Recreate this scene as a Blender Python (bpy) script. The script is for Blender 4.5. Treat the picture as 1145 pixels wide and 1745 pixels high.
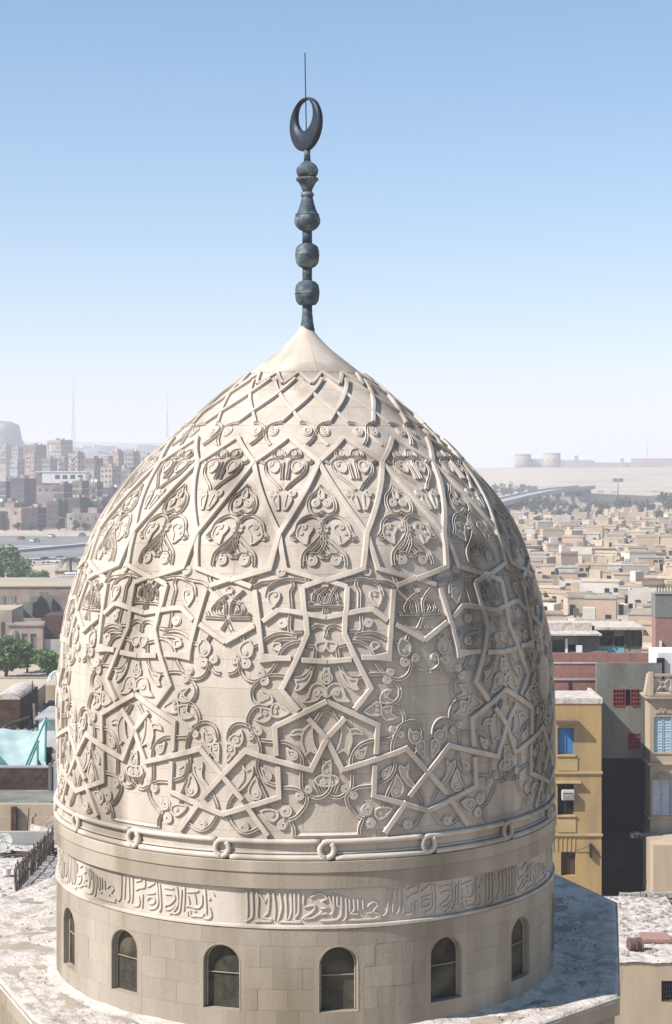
import bpy, math, random
import numpy as np
from mathutils import Vector, noise
from mathutils.geometry import tessellate_polygon
random.seed(7)
R = math.radians
S = bpy.context.scene
COL = S.collection
for o in list(bpy.data.objects): bpy.data.objects.remove(o)

# ------------------------------------------------------------------ camera, sky, sun, exposure
EYE = 28.0
F = 3002.0                       # focal length in photo pixels (1145 x 1745)
cam = bpy.data.cameras.new('camera'); camo = bpy.data.objects.new('camera', cam); COL.objects.link(camo)
cam.sensor_fit = 'VERTICAL'; cam.sensor_height = 36.0; cam.lens = F/1745*36.0
cam.shift_y = -77.5/1745
cam.clip_start = 0.5; cam.clip_end = 30000
camo.location = (0, 0, EYE); camo.rotation_euler = (R(90), 0, 0)
S.camera = camo
SUN_EL, SUN_AZ = 44.0, 65.0      # azimuth: degrees left of the direction dome -> camera
w = bpy.data.worlds.new('World'); S.world = w; w.use_nodes = True
nt = w.node_tree; nt.nodes.clear()
sky = nt.nodes.new('ShaderNodeTexSky'); sky.sky_type = 'NISHITA'; sky.sun_disc = False
sky.sun_elevation = R(SUN_EL); sky.sun_rotation = R(180+SUN_AZ)
sky.altitude = 50; sky.air_density = 1.0; sky.dust_density = 0.3; sky.ozone_density = 3.0
bg = nt.nodes.new('ShaderNodeBackground'); bg.inputs[1].default_value = 0.076
wo = nt.nodes.new('ShaderNodeOutputWorld')
gn = nt.nodes.new('ShaderNodeMix'); gn.data_type = 'RGBA'; gn.blend_type = 'MULTIPLY'; gn.inputs[0].default_value = 1; 
wtc = nt.nodes.new('ShaderNodeTexCoord'); sep = nt.nodes.new('ShaderNodeSeparateXYZ'); nt.links.new(wtc.outputs['Generated'], sep.inputs[0])
wrp = nt.nodes.new('ShaderNodeValToRGB'); nt.links.new(sep.outputs['Z'], wrp.inputs[0])      # lavender dust low down, clearer cyan higher up
wrp.color_ramp.elements[0].position = 0.02; wrp.color_ramp.elements[0].color = (1.0, .93, .98, 1)
wrp.color_ramp.elements[1].position = 0.30; wrp.color_ramp.elements[1].color = (.83, 1.0, 1.0, 1)
gm = nt.nodes.new('ShaderNodeVectorMath'); gm.operation = 'SCALE'; gm.inputs['Scale'].default_value = 1.33; nt.links.new(wrp.outputs[0], gm.inputs[0]); nt.links.new(gm.outputs[0], gn.inputs[7])
nt.links.new(sky.outputs[0], gn.inputs[6]); nt.links.new(gn.outputs[2], bg.inputs[0]); nt.links.new(bg.outputs[0], wo.inputs[0])
sd = bpy.data.lights.new('sun', 'SUN'); sd.energy = 5.0; sd.angle = R(0.5); sd.color = (1.0, 0.975, 0.95)
so = bpy.data.objects.new('sun', sd); COL.objects.link(so); so.location = (-60, -40, 90)
SUNV = Vector((-math.sin(R(SUN_AZ))*math.cos(R(SUN_EL)), -math.cos(R(SUN_AZ))*math.cos(R(SUN_EL)), math.sin(R(SUN_EL))))
so.rotation_euler = SUNV.to_track_quat('Z', 'Y').to_euler()
S.view_settings.view_transform = 'Standard'; S.view_settings.look = 'None'
S.view_settings.exposure = 0.60; S.view_settings.gamma = 1.0
S.view_settings.use_curve_mapping = False
S.cycles.volume_bounces = 1
S.cycles.max_bounces = 5; S.cycles.diffuse_bounces = 1

# ------------------------------------------------------------------ helpers
def X(px, Y): return (px-572.5)/F*Y
def Z(py, Y): return EYE-(py-795.0)/F*Y
def tag(o, label=None, cat=None, group=None, kind=None):
    if label: o['label'] = label
    if cat: o['category'] = cat
    if group: o['group'] = group
    if kind: o['kind'] = kind
    return o
def empty(name, loc=(0,0,0), rz=0):
    o = bpy.data.objects.new(name, None); COL.objects.link(o); o.location = loc; o.rotation_euler = (0,0,rz)
    o.empty_display_size = .3
    return o
class MB:
    def __init__(s): s.v = []; s.f = []
    def add(s, vs, fs):
        n = len(s.v); s.v += [tuple(map(float, q)) for q in vs]; s.f += [tuple(i+n for i in q) for q in fs]; return s
    def box(s, x0, x1, y0, y1, z0, z1, top=None):
        a = 0 if top is None else top
        vs = [(x0,y0,z0),(x1,y0,z0),(x1,y1,z0),(x0,y1,z0),(x0+a,y0+a,z1),(x1-a,y0+a,z1),(x1-a,y1-a,z1),(x0+a,y1-a,z1)]
        return s.add(vs, [(0,3,2,1),(4,5,6,7),(0,1,5,4),(1,2,6,5),(2,3,7,6),(3,0,4,7)])
    def prism(s, pts, z0, z1):
        n = len(pts); vs = [(x,y,z0) for x,y in pts]+[(x,y,z1) for x,y in pts]
        fs = [tuple(range(n))[::-1], tuple(range(n, 2*n))]+[(i,(i+1)%n,n+(i+1)%n,n+i) for i in range(n)]
        return s.add(vs, fs)
    def extr(s, pts, y0, y1):            # polygon in x,z extruded in y
        n = len(pts); vs = [(x,y0,z) for x,z in pts]+[(x,y1,z) for x,z in pts]
        fs = [tuple(range(n)), tuple(range(n, 2*n))[::-1]]+[(i,n+i,n+(i+1)%n,(i+1)%n) for i in range(n)]
        return s.add(vs, fs)
    def lathe(s, prof, c=(0,0,0), n=32):
        m = len(prof); vs = []
        for r_, z_ in prof:
            for k in range(n):
                a = 2*math.pi*k/n; vs.append((c[0]+r_*math.cos(a), c[1]+r_*math.sin(a), c[2]+z_))
        fs = [(i*n+k, i*n+(k+1)%n, (i+1)*n+(k+1)%n, (i+1)*n+k) for i in range(m-1) for k in range(n)]
        fs += [tuple(range(n))[::-1], tuple((m-1)*n+k for k in range(n))]
        return s.add(vs, fs)
    def tube(s, pts, r, n=6, r1=None):
        pts = [Vector(p) for p in pts]; m = len(pts); vs = []; fs = []
        up = Vector((0.013, .027, 1)) if abs((pts[-1]-pts[0]).normalized().z) < .9 else Vector((1, .02, 0))
        for i, p in enumerate(pts):
            t = (pts[min(i+1, m-1)]-pts[max(i-1, 0)]).normalized()
            a = t.cross(up).normalized(); b = t.cross(a)
            rr = r if r1 is None else r+(r1-r)*i/(m-1)
            for k in range(n):
                q = 2*math.pi*k/n; vs.append(p+a*math.cos(q)*rr+b*math.sin(q)*rr)
        fs = [(i*n+k, i*n+(k+1)%n, (i+1)*n+(k+1)%n, (i+1)*n+k) for i in range(m-1) for k in range(n)]
        fs += [tuple(range(n))[::-1], tuple((m-1)*n+k for k in range(n))]
        return s.add(vs, fs)
    def mesh(s, name, m, smooth=False):
        me = bpy.data.meshes.new(name); me.from_pydata(s.v, [], s.f); me.materials.append(m); me.update()
        if smooth: me.shade_smooth()
        return me
    def build(s, name, m, parent=None, smooth=False, loc=None):
        return inst(name, s.mesh(name, m, smooth), parent, loc)
def inst(name, me, parent=None, loc=None, rz=0):
    o = bpy.data.objects.new(name, me); COL.objects.link(o)
    if parent: o.parent = parent
    if loc: o.location = loc
    if rz: o.rotation_euler = (0,0,rz)
    return o

def mat(name, c1, c2=None, scale=1.0, rough=0.9, bump=0.0, bscale=None, var=0.0, c3=None, s3=0.2, detail=6, streak=False, metal=0.0, stops=(.35,.65), grime=0.0):
    m = bpy.data.materials.new(name); m.use_nodes = True; nt = m.node_tree; N = nt.nodes; L = nt.links
    b = N['Principled BSDF']; b.inputs['Roughness'].default_value = rough; b.inputs['Metallic'].default_value = metal
    b.inputs['Specular IOR Level'].default_value = 0.25
    tc = N.new('ShaderNodeTexCoord'); src = tc.outputs['Object']
    geo = N.new('ShaderNodeNewGeometry'); src = geo.outputs['Position']
    if streak:
        mp = N.new('ShaderNodeMapping'); mp.inputs['Scale'].default_value = (1, 1, .18); L.new(src, mp.inputs[0]); ssrc = mp.outputs[0]
    else: ssrc = src
    def ramp(fac, a, b_, st):
        r = N.new('ShaderNodeValToRGB'); r.color_ramp.elements[0].position = st[0]; r.color_ramp.elements[1].position = st[1]
        r.color_ramp.elements[0].color = (*a, 1); r.color_ramp.elements[1].color = (*b_, 1); L.new(fac, r.inputs[0]); return r.outputs[0]
    if c2 is None: c2 = tuple(x*.85 for x in c1)
    n1 = N.new('ShaderNodeTexNoise'); n1.inputs['Scale'].default_value = scale; n1.inputs['Detail'].default_value = detail; n1.inputs['Roughness'].default_value = .62
    L.new(ssrc, n1.inputs['Vector'])
    col = ramp(n1.outputs[0], c2, c1, stops)
    if c3 is not None:
        n2 = N.new('ShaderNodeTexNoise'); n2.inputs['Scale'].default_value = s3; n2.inputs['Detail'].default_value = 5; L.new(ssrc, n2.inputs['Vector'])
        f = ramp(n2.outputs[0], (0,0,0), (1,1,1), (.5,.68))
        mx = N.new('ShaderNodeMix'); mx.data_type = 'RGBA'; L.new(f, mx.inputs[0]); L.new(col, mx.inputs[6]); mx.inputs[7].default_value = (*c3, 1); col = mx.outputs[2]
    if var:
        oi = N.new('ShaderNodeObjectInfo'); mr = N.new('ShaderNodeMapRange'); L.new(oi.outputs['Random'], mr.inputs[0])
        mr.inputs[3].default_value = 1-var; mr.inputs[4].default_value = 1+var*.6
        mx = N.new('ShaderNodeMix'); mx.data_type = 'RGBA'; mx.blend_type = 'MULTIPLY'; mx.inputs[0].default_value = 1
        L.new(col, mx.inputs[6]); L.new(mr.outputs[0], mx.inputs[7]); col = mx.outputs[2]
    L.new(col, b.inputs['Base Color'])
    if bump:
        n3 = N.new('ShaderNodeTexNoise'); n3.inputs['Scale'].default_value = bscale or scale*6; n3.inputs['Detail'].default_value = 8; L.new(src, n3.inputs['Vector'])
        bp = N.new('ShaderNodeBump'); bp.inputs['Strength'].default_value = 1.0; bp.inputs['Distance'].default_value = bump
        L.new(n3.outputs[0], bp.inputs['Height']); L.new(bp.outputs[0], b.inputs['Normal'])
    return m

M = {}
M['stone'] = mat('dome_limestone', (.545,.46,.375), (.42,.35,.28), 1.6, bump=.006, bscale=22, var=.05, c3=(.25,.205,.16), s3=.9, streak=True)
M['carve'] = mat('carved_limestone', (.575,.49,.405), (.46,.39,.32), 2.5, bump=.004, bscale=26, var=.06, c3=(.29,.24,.185), s3=.9, streak=True)
M['drum'] = mat('drum_limestone', (.385,.32,.25), (.285,.235,.18), .9, bump=.006, bscale=18, var=.10, c3=(.22,.175,.12), s3=.8, streak=True)
M['joint'] = mat('mortar_joint', (.34,.285,.215), (.27,.225,.165), 3)
M['plaster'] = mat('roof_lime_plaster', (.58,.50,.43), (.44,.38,.32), 3.6, bump=.05, bscale=9, c3=(.34,.29,.245), s3=2.2, stops=(.36,.56), detail=10)
M['patina'] = mat('finial_bronze_patina', (.075,.10,.12), (.035,.048,.06), 4, rough=.65, bump=.012, bscale=25, c3=(.17,.20,.19), s3=5)
M['darkm'] = mat('dark_bronze', (.03,.035,.05), (.015,.018,.025), 5, rough=.45, bump=.006, bscale=20)
M['rod'] = mat('rod_iron', (.03,.03,.03), (.02,.02,.02), 5, rough=.5)
M['grille'] = mat('window_mesh', (.068,.057,.04), (.035,.03,.022), 6, bump=.012, bscale=60, c3=(.10,.086,.06), s3=2)
M['gframe'] = mat('window_frame_stone', (.34,.30,.22), (.24,.2,.15), 6)
M['sand'] = mat('sandy_ground', (.47,.38,.27), (.36,.29,.21), .05, bump=.2, bscale=.6, c3=(.30,.26,.20), s3=.012)
M['asphalt'] = mat('asphalt', (.22,.205,.185), (.15,.14,.13), .05, c3=(.30,.27,.23), s3=.02)
M['concrete'] = mat('pale_concrete', (.42,.40,.37), (.30,.29,.27), .5, var=.1)
M['hill'] = mat('desert_hill', (.50,.41,.32), (.40,.33,.26), .004, bump=3, bscale=.02, c3=(.33,.28,.22), s3=.003)
M['leaf'] = mat('leaf_green', (.13,.22,.055), (.045,.095,.028), .6, rough=.6, var=.1)
M['leafd'] = mat('dusty_leaf', (.075,.10,.05), (.04,.055,.03), .3, rough=.7, var=.15)
M['bark'] = mat('bark', (.13,.09,.06), (.08,.06,.04), 3)
BUILD = []; BUILDD = []
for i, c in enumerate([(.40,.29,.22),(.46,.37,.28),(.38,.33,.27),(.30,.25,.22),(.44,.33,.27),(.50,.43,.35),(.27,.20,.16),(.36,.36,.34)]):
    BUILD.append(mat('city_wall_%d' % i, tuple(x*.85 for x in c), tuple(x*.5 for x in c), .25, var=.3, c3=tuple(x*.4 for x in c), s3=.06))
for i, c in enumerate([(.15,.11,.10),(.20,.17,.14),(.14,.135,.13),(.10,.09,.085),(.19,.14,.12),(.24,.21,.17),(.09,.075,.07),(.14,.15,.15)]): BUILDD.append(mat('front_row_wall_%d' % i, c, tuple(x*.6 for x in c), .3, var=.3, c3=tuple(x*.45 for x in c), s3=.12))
TOMB = []
for i, c in enumerate([(.52,.39,.25),(.57,.45,.31),(.44,.33,.22),(.54,.38,.27),(.36,.31,.25),(.66,.59,.49)]):
    TOMB.append(mat('tomb_wall_%d' % i, c, tuple(x*.8 for x in c), .3, var=.10, bump=.05, bscale=2))
M['dark'] = mat('dark_opening', (.018,.016,.015), (.010,.010,.010), 1)
M['winglass'] = mat('shaded_window', (.05,.055,.065), (.03,.03,.035), 1, rough=.4)
M['white'] = mat('white_paint', (.70,.69,.66), (.58,.56,.52), .8)
M['yellow'] = mat('ochre_plaster', (.43,.285,.12), (.34,.225,.10), 1.1, bump=.02, bscale=5, c3=(.27,.19,.11), s3=.6, streak=True, stops=(.3,.7))
M['ochretrim'] = mat('ochre_trim', (.46,.33,.15), (.36,.26,.13), 1)
M['greyp'] = mat('grey_cement', (.235,.225,.19), (.15,.147,.13), 1.2, bump=.03, bscale=5, c3=(.11,.105,.09), s3=.6, streak=True)
M['redw'] = mat('red_wall', (.34,.155,.12), (.25,.12,.095), 2.2, bump=.02, bscale=6, c3=(.20,.12,.095), s3=1.1)
M['redbr'] = mat('red_brick', (.36,.20,.16), (.28,.155,.125), 3, var=.14, bump=.02)
M['beige'] = mat('beige_stucco', (.47,.36,.25), (.39,.30,.21), 1, bump=.015, bscale=9, c3=(.30,.23,.17), s3=.6, streak=True)
M['alleyshade'] = mat('alley_shade_wall', (.020,.014,.012), (.012,.009,.008), 2)  # near-black base colour stands in for the deep shade of the alley
M['redwood'] = mat('red_painted_wood', (.27,.05,.04), (.20,.04,.035), 4)
M['blue'] = mat('blue_shutter', (.07,.20,.42), (.05,.15,.33), 3, streak=True)
M['paleblue'] = mat('pale_blue_shutter', (.36,.47,.52), (.29,.40,.46), 3)
M['palegrey'] = mat('pale_grey_shutter', (.47,.51,.56), (.38,.42,.46), 3)
M['brownwood'] = mat('brown_wood', (.10,.055,.03), (.06,.035,.02), 4)
M['wood'] = mat('weathered_wood', (.16,.13,.10), (.08,.065,.05), 6, var=.25)
M['turq'] = mat('turquoise_cloth', (.37,.47,.45), (.30,.39,.37), .8, c3=(.27,.35,.33), s3=.5)
M['turqd'] = mat('turquoise_paint', (.16,.38,.33), (.11,.28,.25), 2)
M['turqw'] = mat('turquoise_wall', (.22,.46,.48), (.18,.38,.40), 2)
M['shade'] = mat('shade_brown', (.10,.06,.04), (.045,.03,.022), 1.4, bump=.05, bscale=4)  # dark brown with shade put into the colour, for walls lying in shade
M['rubble'] = mat('rubble_stone', (.42,.37,.31), (.26,.23,.19), 2, var=.2)
M['metal'] = mat('grey_metal', (.45,.46,.47), (.33,.34,.35), 2, rough=.5)
M['darkcloth'] = mat('mound_rock', (.20,.18,.155), (.10,.09,.08), .06, c3=(.34,.30,.25), s3=.03)
M['citadel'] = mat('citadel_stone', (.42,.35,.27), (.33,.275,.21), .05, c3=(.27,.225,.18), s3=.03)
M['acm'] = mat('air_conditioner_casing', (.55,.53,.47), (.45,.43,.38), 3)
M['rust'] = mat('rusty_steel', (.16,.10,.075), (.09,.06,.05), 3)

# ------------------------------------------------------------------ ground and terrain
def ground():
    # one sheet to the horizon, rising into the desert hills far away
    xs = list(np.linspace(-9000, 9000, 7))+list(np.linspace(-1500, 1500, 61)); xs = sorted(set(np.round(xs, 1)))
    ys = sorted(set(np.round(list(np.linspace(-400, 600, 11))+list(np.linspace(600, 6000, 55))+[8000, 12000], 1)))
    def hz(x, y):
        h = 0.0
        # right: sandy slope that carries the citadel
        t = min(1, max(0, (y-1150)/1100.0)); t = t*t*(3-2*t)
        sx = min(1, max(0, (x-60)/160.0)); h += t*sx*26.5*(1 if y < 2900 else max(0, 1-(y-2900)/900))
        # left: plateau far behind the city
        t = min(1, max(0, (y-1000)/1900.0)); sx = min(1, max(0, (-x+60)/200.0)); h += t*sx*16
        t = min(1, max(0, (y-3000)/500.0)); t = t*t*(3-2*t); h += t*sx*63*(.97+.06*noise.noise(Vector((x*.004, y*.002, 1))))
        if y > 1500: h += 2.0*noise.noise(Vector((x*.01, y*.006, 3)))
        return h
    vs = [(x, y, hz(x, y)) for y in ys for x in xs]; n = len(xs)
    fs = [(j*n+i, j*n+i+1, (j+1)*n+i+1, (j+1)*n+i) for j in range(len(ys)-1) for i in range(n-1)]
    b = MB().add(vs, fs); tag(b.build('ground', M['sand'], smooth=True), kind='structure')
    return hz
HZ = ground()

# ------------------------------------------------------------------ THE DOME: profile and surface mapping
CX, CY = X(521, 36.0), 36.0
prof_px = [(632,88),(648,110),(666,134),(703,177),(737,217),(766,249),(796,279),(820,301),(851,325),(891,352),(920,366),(951,377),(1006,394),(1066,410),(1140,418),(1198,420),(1312,421),(1350,421)]
def halfw(w): return 36.0*w/math.sqrt(F*F+w*w)
PR = []   # (h relative to eye, r)
for y_, w_ in prof_px:
    r_ = halfw(w_); PR.append(((795-y_)*(36.0-r_*r_/36.0)/F, r_))
cone = [(557,9),(570,17),(590,35),(610,60),(622,76)]
PC = []
for y_, w_ in cone: PC.append(((795-y_)*36.0/F, halfw(w_)))
PROF = sorted(PC+PR)
PROF[0] = (PROF[0][0], 5.0)
PROF = [(-20.0, 5.0)]+PROF
_h = np.array([a for a, b in PROF]); _r = np.array([b for a, b in PROF])
# smooth the radius with a fine resampled table
_hh = np.linspace(-10.5, 2.9, 700); _rr = np.interp(_hh, _h, _r)
k_ = np.ones(17)/17; _rs = np.convolve(np.pad(_rr, 8, mode='edge'), k_, 'valid'); _rs[-12:] = _rr[-12:]
def rad(h): return float(np.interp(h, _hh, _rs))
def warp(p): return 5.2+p-3.3*(math.sin(R(p+33))-math.sin(R(33)))
def unwarp(t):
    p = t-5.2
    for _ in range(8): p = t-5.2+3.3*(math.sin(R(p+33))-math.sin(R(33)))
    return p
def surf(theta, h, off=0.0):
    r_ = rad(h); dr = (rad(h+.05)-rad(h-.05))/.1
    n = Vector((math.sin(R(theta)), -math.cos(R(theta)), -dr)).normalized()
    return Vector((CX+r_*math.sin(R(theta)), CY-r_*math.cos(R(theta)), EYE+h))+n*off, n
def pix(px, py):
    """photo pixel -> (pattern angle p, h) on the dome"""
    a = (px-572.5)/F; c = -(py-795.0)/F
    lo, hi = 28.0, 36.0; last = None
    Y = 28.0
    def g(Y): return math.hypot(a*Y-CX, Y-CY)-rad(c*Y)
    while Y < 36 and g(Y) > 0: Y += .05
    lo, hi = Y-.05, Y
    for _ in range(20):
        m_ = (lo+hi)/2
        if g(m_) > 0: lo = m_
        else: hi = m_
    Y = hi; th = math.degrees(math.atan2(a*Y-CX, CY-Y))
    return unwarp(th), c*Y
def py_(p, y):
    """pattern angle, photo y -> (p, h)"""
    th = warp(p); h = 0
    for _ in range(30): h = (795-y)*(36-rad(h)*math.cos(R(th)))/F
    return p, h
def crop(ox, oy, s):
    return lambda pts: [pix(ox+x/s, oy+y/s) for x, y in pts]
def catmull(pts, step=.05, closed=False):
    P = [np.array(p, float) for p in pts]; n = len(P); out = []
    rng = range(n if closed else n-1)
    for i in rng:
        if closed: p0, p1, p2, p3 = P[i-1], P[i], P[(i+1) % n], P[(i+2) % n]
        else: p0, p1, p2, p3 = P[max(i-1,0)], P[i], P[i+1], P[min(i+2, n-1)]
        d = math.hypot((p2[0]-p1[0])*.085, p2[1]-p1[1]); k = max(2, int(d/step))
        for j in range(k):
            t = j/k
            out.append(.5*((2*p1)+(-p0+p2)*t+(2*p0-5*p1+4*p2-p3)*t*t+(-p0+3*p1-3*p2+p3)*t**3))
    if not closed: out.append(P[-1])
    return out
def linear(pts, step=.22):
    out = []; corner = []
    for a, b in zip(pts, pts[1:]):
        d = math.hypot((b[0]-a[0])*.085, b[1]-a[1]); k = max(1, int(d/step))
        for j in range(k): out.append((a[0]+(b[0]-a[0])*j/k, a[1]+(b[1]-a[1])*j/k))
    out.append(pts[-1]); return out
PBAR = [(-.5,-.02),(-.475,.060),(-.38,.074),(.38,.074),(.475,.060),(.5,-.02)]
PVINE = [(-.5,-.015),(-.485,.042),(-.37,.049),(-.22,.016),(.22,.016),(.37,.049),(.485,.042),(.5,-.015)]
PRIM = [(-.5,-.01),(-.42,.044),(.42,.044),(.5,-.01)]
def ribbon(mb, path, tr, w, prof, dz=0.0, closed=False):
    """path in (p,h); tr maps p -> theta"""
    pts = [surf(tr(p), h) for p, h in path]; n = len(pts); m = len(prof); vs = []
    for i in range(n):
        P, N = pts[i]
        if closed: a, b = pts[i-1][0], pts[(i+1) % n][0]
        else: a, b = pts[max(i-1,0)][0], pts[min(i+1,n-1)][0]
        t = (b-a); t = t.normalized() if t.length > 1e-7 else Vector((0,0,1))
        k = 1.0
        if 0 < i < n-1 or closed:
            t1 = (P-a).normalized(); c = max(.5, t1.dot(t)); k = 1/c
        B = N.cross(t).normalized()
        for u, o in prof: vs.append(P+B*(u*w*k)+N*(o+dz if o > 0 else o))
    fs = []; R_ = n if closed else n-1
    for i in range(R_):
        j = (i+1) % n
        for q in range(m-1): fs.append((i*m+q, i*m+q+1, j*m+q+1, j*m+q))
    if not closed:
        fs.append(tuple(range(m))); fs.append(tuple(range((n-1)*m, n*m))[::-1])
    mb.add(vs, fs)
def plate(mb, path, tr, off):
    P2 = [Vector((p*.085, h, 0)) for p, h in path]
    tri = tessellate_polygon([P2]); vs = [surf(tr(p), h, off)[0] for p, h in path]
    mb.add(vs, [tuple(t) for t in tri])

C1 = crop(440,620,5.725); C2 = crop(460,760,5.725); C3 = crop(460,860,5.725); C4 = crop(380,960,5.725)
C6 = crop(380,1090,5.725); C7 = crop(380,1200,5.725); C8 = crop(380,1310,5.725)
N1 = crop(340,960,8.179); N2 = crop(340,1090,8.179); N3 = crop(300,1220,6.361)
PX = crop(0,0,1.0)
def snapA(l): return l
# ---- straps of the fundamental half tile, p in [-22.5, 0]
A0 = lambda y: py_(0, y); B0 = lambda y: py_(-22.5, y); H0 = lambda y: py_(-11.25, y)
bars8 = [
  PX([(515,1001),(518,1037),(521.5,1054),(523.5,1081),(508,1118),(480,1175),(509,1210)]),
  [*PX([(525,1224)]), A0(1258)],
  [A0(1258), *PX([(530,1312),(441,1287),(419,1279)]), B0(1321)],
  [B0(1321), *PX([(414,1362)])],
  PX([(419,1370),(457,1423)]),
  PX([(435,1007),(441,1058),(447,1112),(446.5,1122),(496,1122)]),
  [*PX([(513,1125)]), A0(1127.5)],
  [*PX([(448,1060),(474,1041),(492,1042)]), A0(1053)],
  [*PX([(434,1067)]), B0(1095)],
  [A0(1195), *PX([(469,1238),(471.5,1287)])],
  [*PX([(474,1306),(476,1358)]), B0(1387)],
]
bars16 = [   # mirrored about both p=0 and p=-11.25
  [A0(790), H0(911), *PX([(460,971)]), B0(990)],
  [H0(746), A0(790)],
  [A0(988), *PX([(515.5,1001.5)])],
]
lattice = [[py_(6.5,720.5), py_(11.25,702), py_(22.5,671), py_(31.5,648)], [py_(-11.25,634.5), py_(0,655)]]
vines8 = [
  N2([(395,472),(470,460),(530,420),(560,370),(565,300)]),
  N2([(562,360),(590,470),(650,540),(740,575),(830,562),(920,515),(1010,420),(1100,290)]),
  C4([(545,900),(570,850),(620,800),(690,772),(750,765)]),
  C6([(900,90),(890,180),(880,240),(850,310),(790,360),(700,378),(600,352),(480,345),(400,375),(330,430),(285,490),(290,570),(330,620),(400,650)]),
  C6([(430,665),(360,645),(300,665),(255,730),(240,800),(265,870),(310,940)]),
  C7([(290,230),(335,320),(362,400),(365,480),(335,560),(345,650),(400,740),(520,790)]),
  C8([(575,182),(680,185),(760,215),(812,260),(820,310),(790,380),(710,470),(640,495)]),
  C8([(655,500),(690,570),(695,645)]),
  N3([(840,140),(760,90),(680,75),(610,110),(572,180),(565,262)]),
  C7([(370,350),(490,362),(600,367),(690,410),(750,480),(775,560),(765,680),(765,790),(775,830)]),
  C7([(960,70),(910,150),(870,200)]),
  C8([(1055,165),(1020,230),(950,277),(880,277),(815,235),(770,200)]),
  C8([(325,85),(380,190),(425,290)]),
  C8([(430,340),(440,400)]),
  N3([(690,790),(605,880),(565,980),(568,1040)]),
  N3([(568,1085),(620,1180),(680,1240),(770,1262),(860,1230),(915,1190)]),
  C4([(300,238),(370,195),(450,185),(560,168),(680,158),(810,178)]),
  C4([(600,168),(510,195),(445,250),(425,330)]),
  C4([(672,165),(685,220),(655,280),(660,360),(665,440)]),
  C4([(655,490),(648,580),(652,660),(700,690)]),
  C4([(400,755),(480,705),(560,685),(650,692),(720,712)]),
  C4([(690,672),(775,668)]),
  C4([(500,775),(560,750),(640,742),(720,745)]),
  C4([(845,650),(900,615),(960,615),(995,650),(1012,720)]),
  C4([(810,800),(900,820)]),
  C4([(330,100),(270,215)]), C4([(800,130),(830,185)]),
  N1([(400,790),(310,930)]), N3([(620,400),(665,470)]),
  C8([(895,110),(905,150),(940,235)]),
  C4([(180,700),(210,775)]),
  C4([(355,790),(300,815)]),
]
lant8 = [
  C4([(1005,235),(930,270),(882,305),(875,360)]), C4([(1010,265),(950,310),(930,360),(960,403),(1008,412)]),
  C4([(1105,225),(1060,300),(1025,395)]), C4([(960,300),(985,350),(1000,400)]), C4([(815,437),(900,425),(1008,425)]),
  C4([(985,440),(980,495)]), C4([(820,410),(850,385),(865,395)]),
  N1([(625,385),(520,480),(455,570),(435,710)]), N1([(470,530),(580,575),(625,650),(570,725),(425,745)]), N1([(428,768),(715,768)]),
  N1([(520,590),(545,650),(500,712)]), N1([(455,450),(520,500),(585,560)]), N1([(665,740),(700,690)]), N1([(470,400),(450,360),(428,345)]),
]
leaves8 = [
  N2([(690,10),(600,60),(562,130),(590,220),(640,250),(720,220),(748,110),(715,50)]),
  C4([(480,432),(440,360),(450,300),(500,278),(545,288),(550,340),(520,390)]),
  C4([(905,790),(950,770),(1010,772),(990,840),(950,862),(915,832)]),
  C6([(868,300),(845,380),(795,450),(740,490),(700,487),(722,440),(705,395),(790,385)]),
  C6([(1030,272),(970,330),(953,380),(975,415),(1030,425)]),
  C6([(1000,560),(1005,480),(950,432),(890,435),(850,480),(828,560),(785,602),(850,605),(920,585),(960,530)]),
  C6([(370,500),(430,515),(480,560),(478,620),(400,635),(338,612),(400,590),(412,550)]),
  C6([(368,665),(378,735),(318,772),(400,802),(460,765),(468,690),(430,670)]),
  C6([(470,690),(480,640),(520,617),(565,650),(645,705),(560,752),(485,745)]),
  C7([(60,345),(110,290),(160,300),(180,262),(197,330),(170,395),(120,408)]),
  N3([(555,300),(630,325),(642,390),(600,440),(557,485)]),
  C7([(862,190),(785,260),(765,360),(790,440),(800,495),(850,450),(930,490),(885,390),(868,290)]),
  C7([(660,300),(700,252),(780,252),(770,300),(735,290)]),
  C7([(1045,548),(980,600),(968,660),(1000,690),(1045,690)]),
  C7([(625,420),(640,495),(670,535),(718,525),(722,480),(690,455),(650,450)]),
  C7([(378,620),(398,690),(430,742),(468,722),(468,680),(430,655)]),
  C8([(322,80),(262,170),(255,240),(300,290),(360,285),(372,230),(345,160)]),
  N3([(832,558),(825,640),(780,720),(700,800),(665,780),(735,690),(740,600),(725,540),(770,590)]),
  C8([(370,410),(460,393),(530,420),(535,470),(490,508),(430,480)]),
  C8([(1045,75),(960,60),(905,90),(905,135),(960,165),(1030,160)]),
  C4([(480,820),(505,780),(560,790),(545,850)]),
]
ros8 = [(C4,565,90,47,1),(C4,580,590,47,1),(C4,1005,212,24,1),(N2,500,285,62,-1),(N2,650,335,72,1),(C6,370,330,40,1),(C6,405,405,46,1),
  (C6,425,560,26,1),(C6,410,715,24,1),(C6,515,650,20,1),(C6,508,700,20,1),(C6,910,515,36,1),(C6,1025,335,22,1),(C6,995,382,24,1),
  (C7,345,265,40,1),(C7,275,315,36,-1),(C7,130,345,32,1),(N3,590,350,30,1),(N3,560,410,24,1),(C7,682,495,30,1),(C7,440,700,26,1),
  (C8,325,245,32,1),(C8,205,572,50,1),(C8,615,415,58,1),(C8,582,545,52,-1),(C8,830,202,40,1),(C8,745,265,44,1),(C8,975,125,33,1),
  (C8,1005,22,24,1),(C8,480,445,20,1),(N1,434,400,30,1),(N2,640,185,32,1),(C4,505,310,22,1)]
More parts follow.
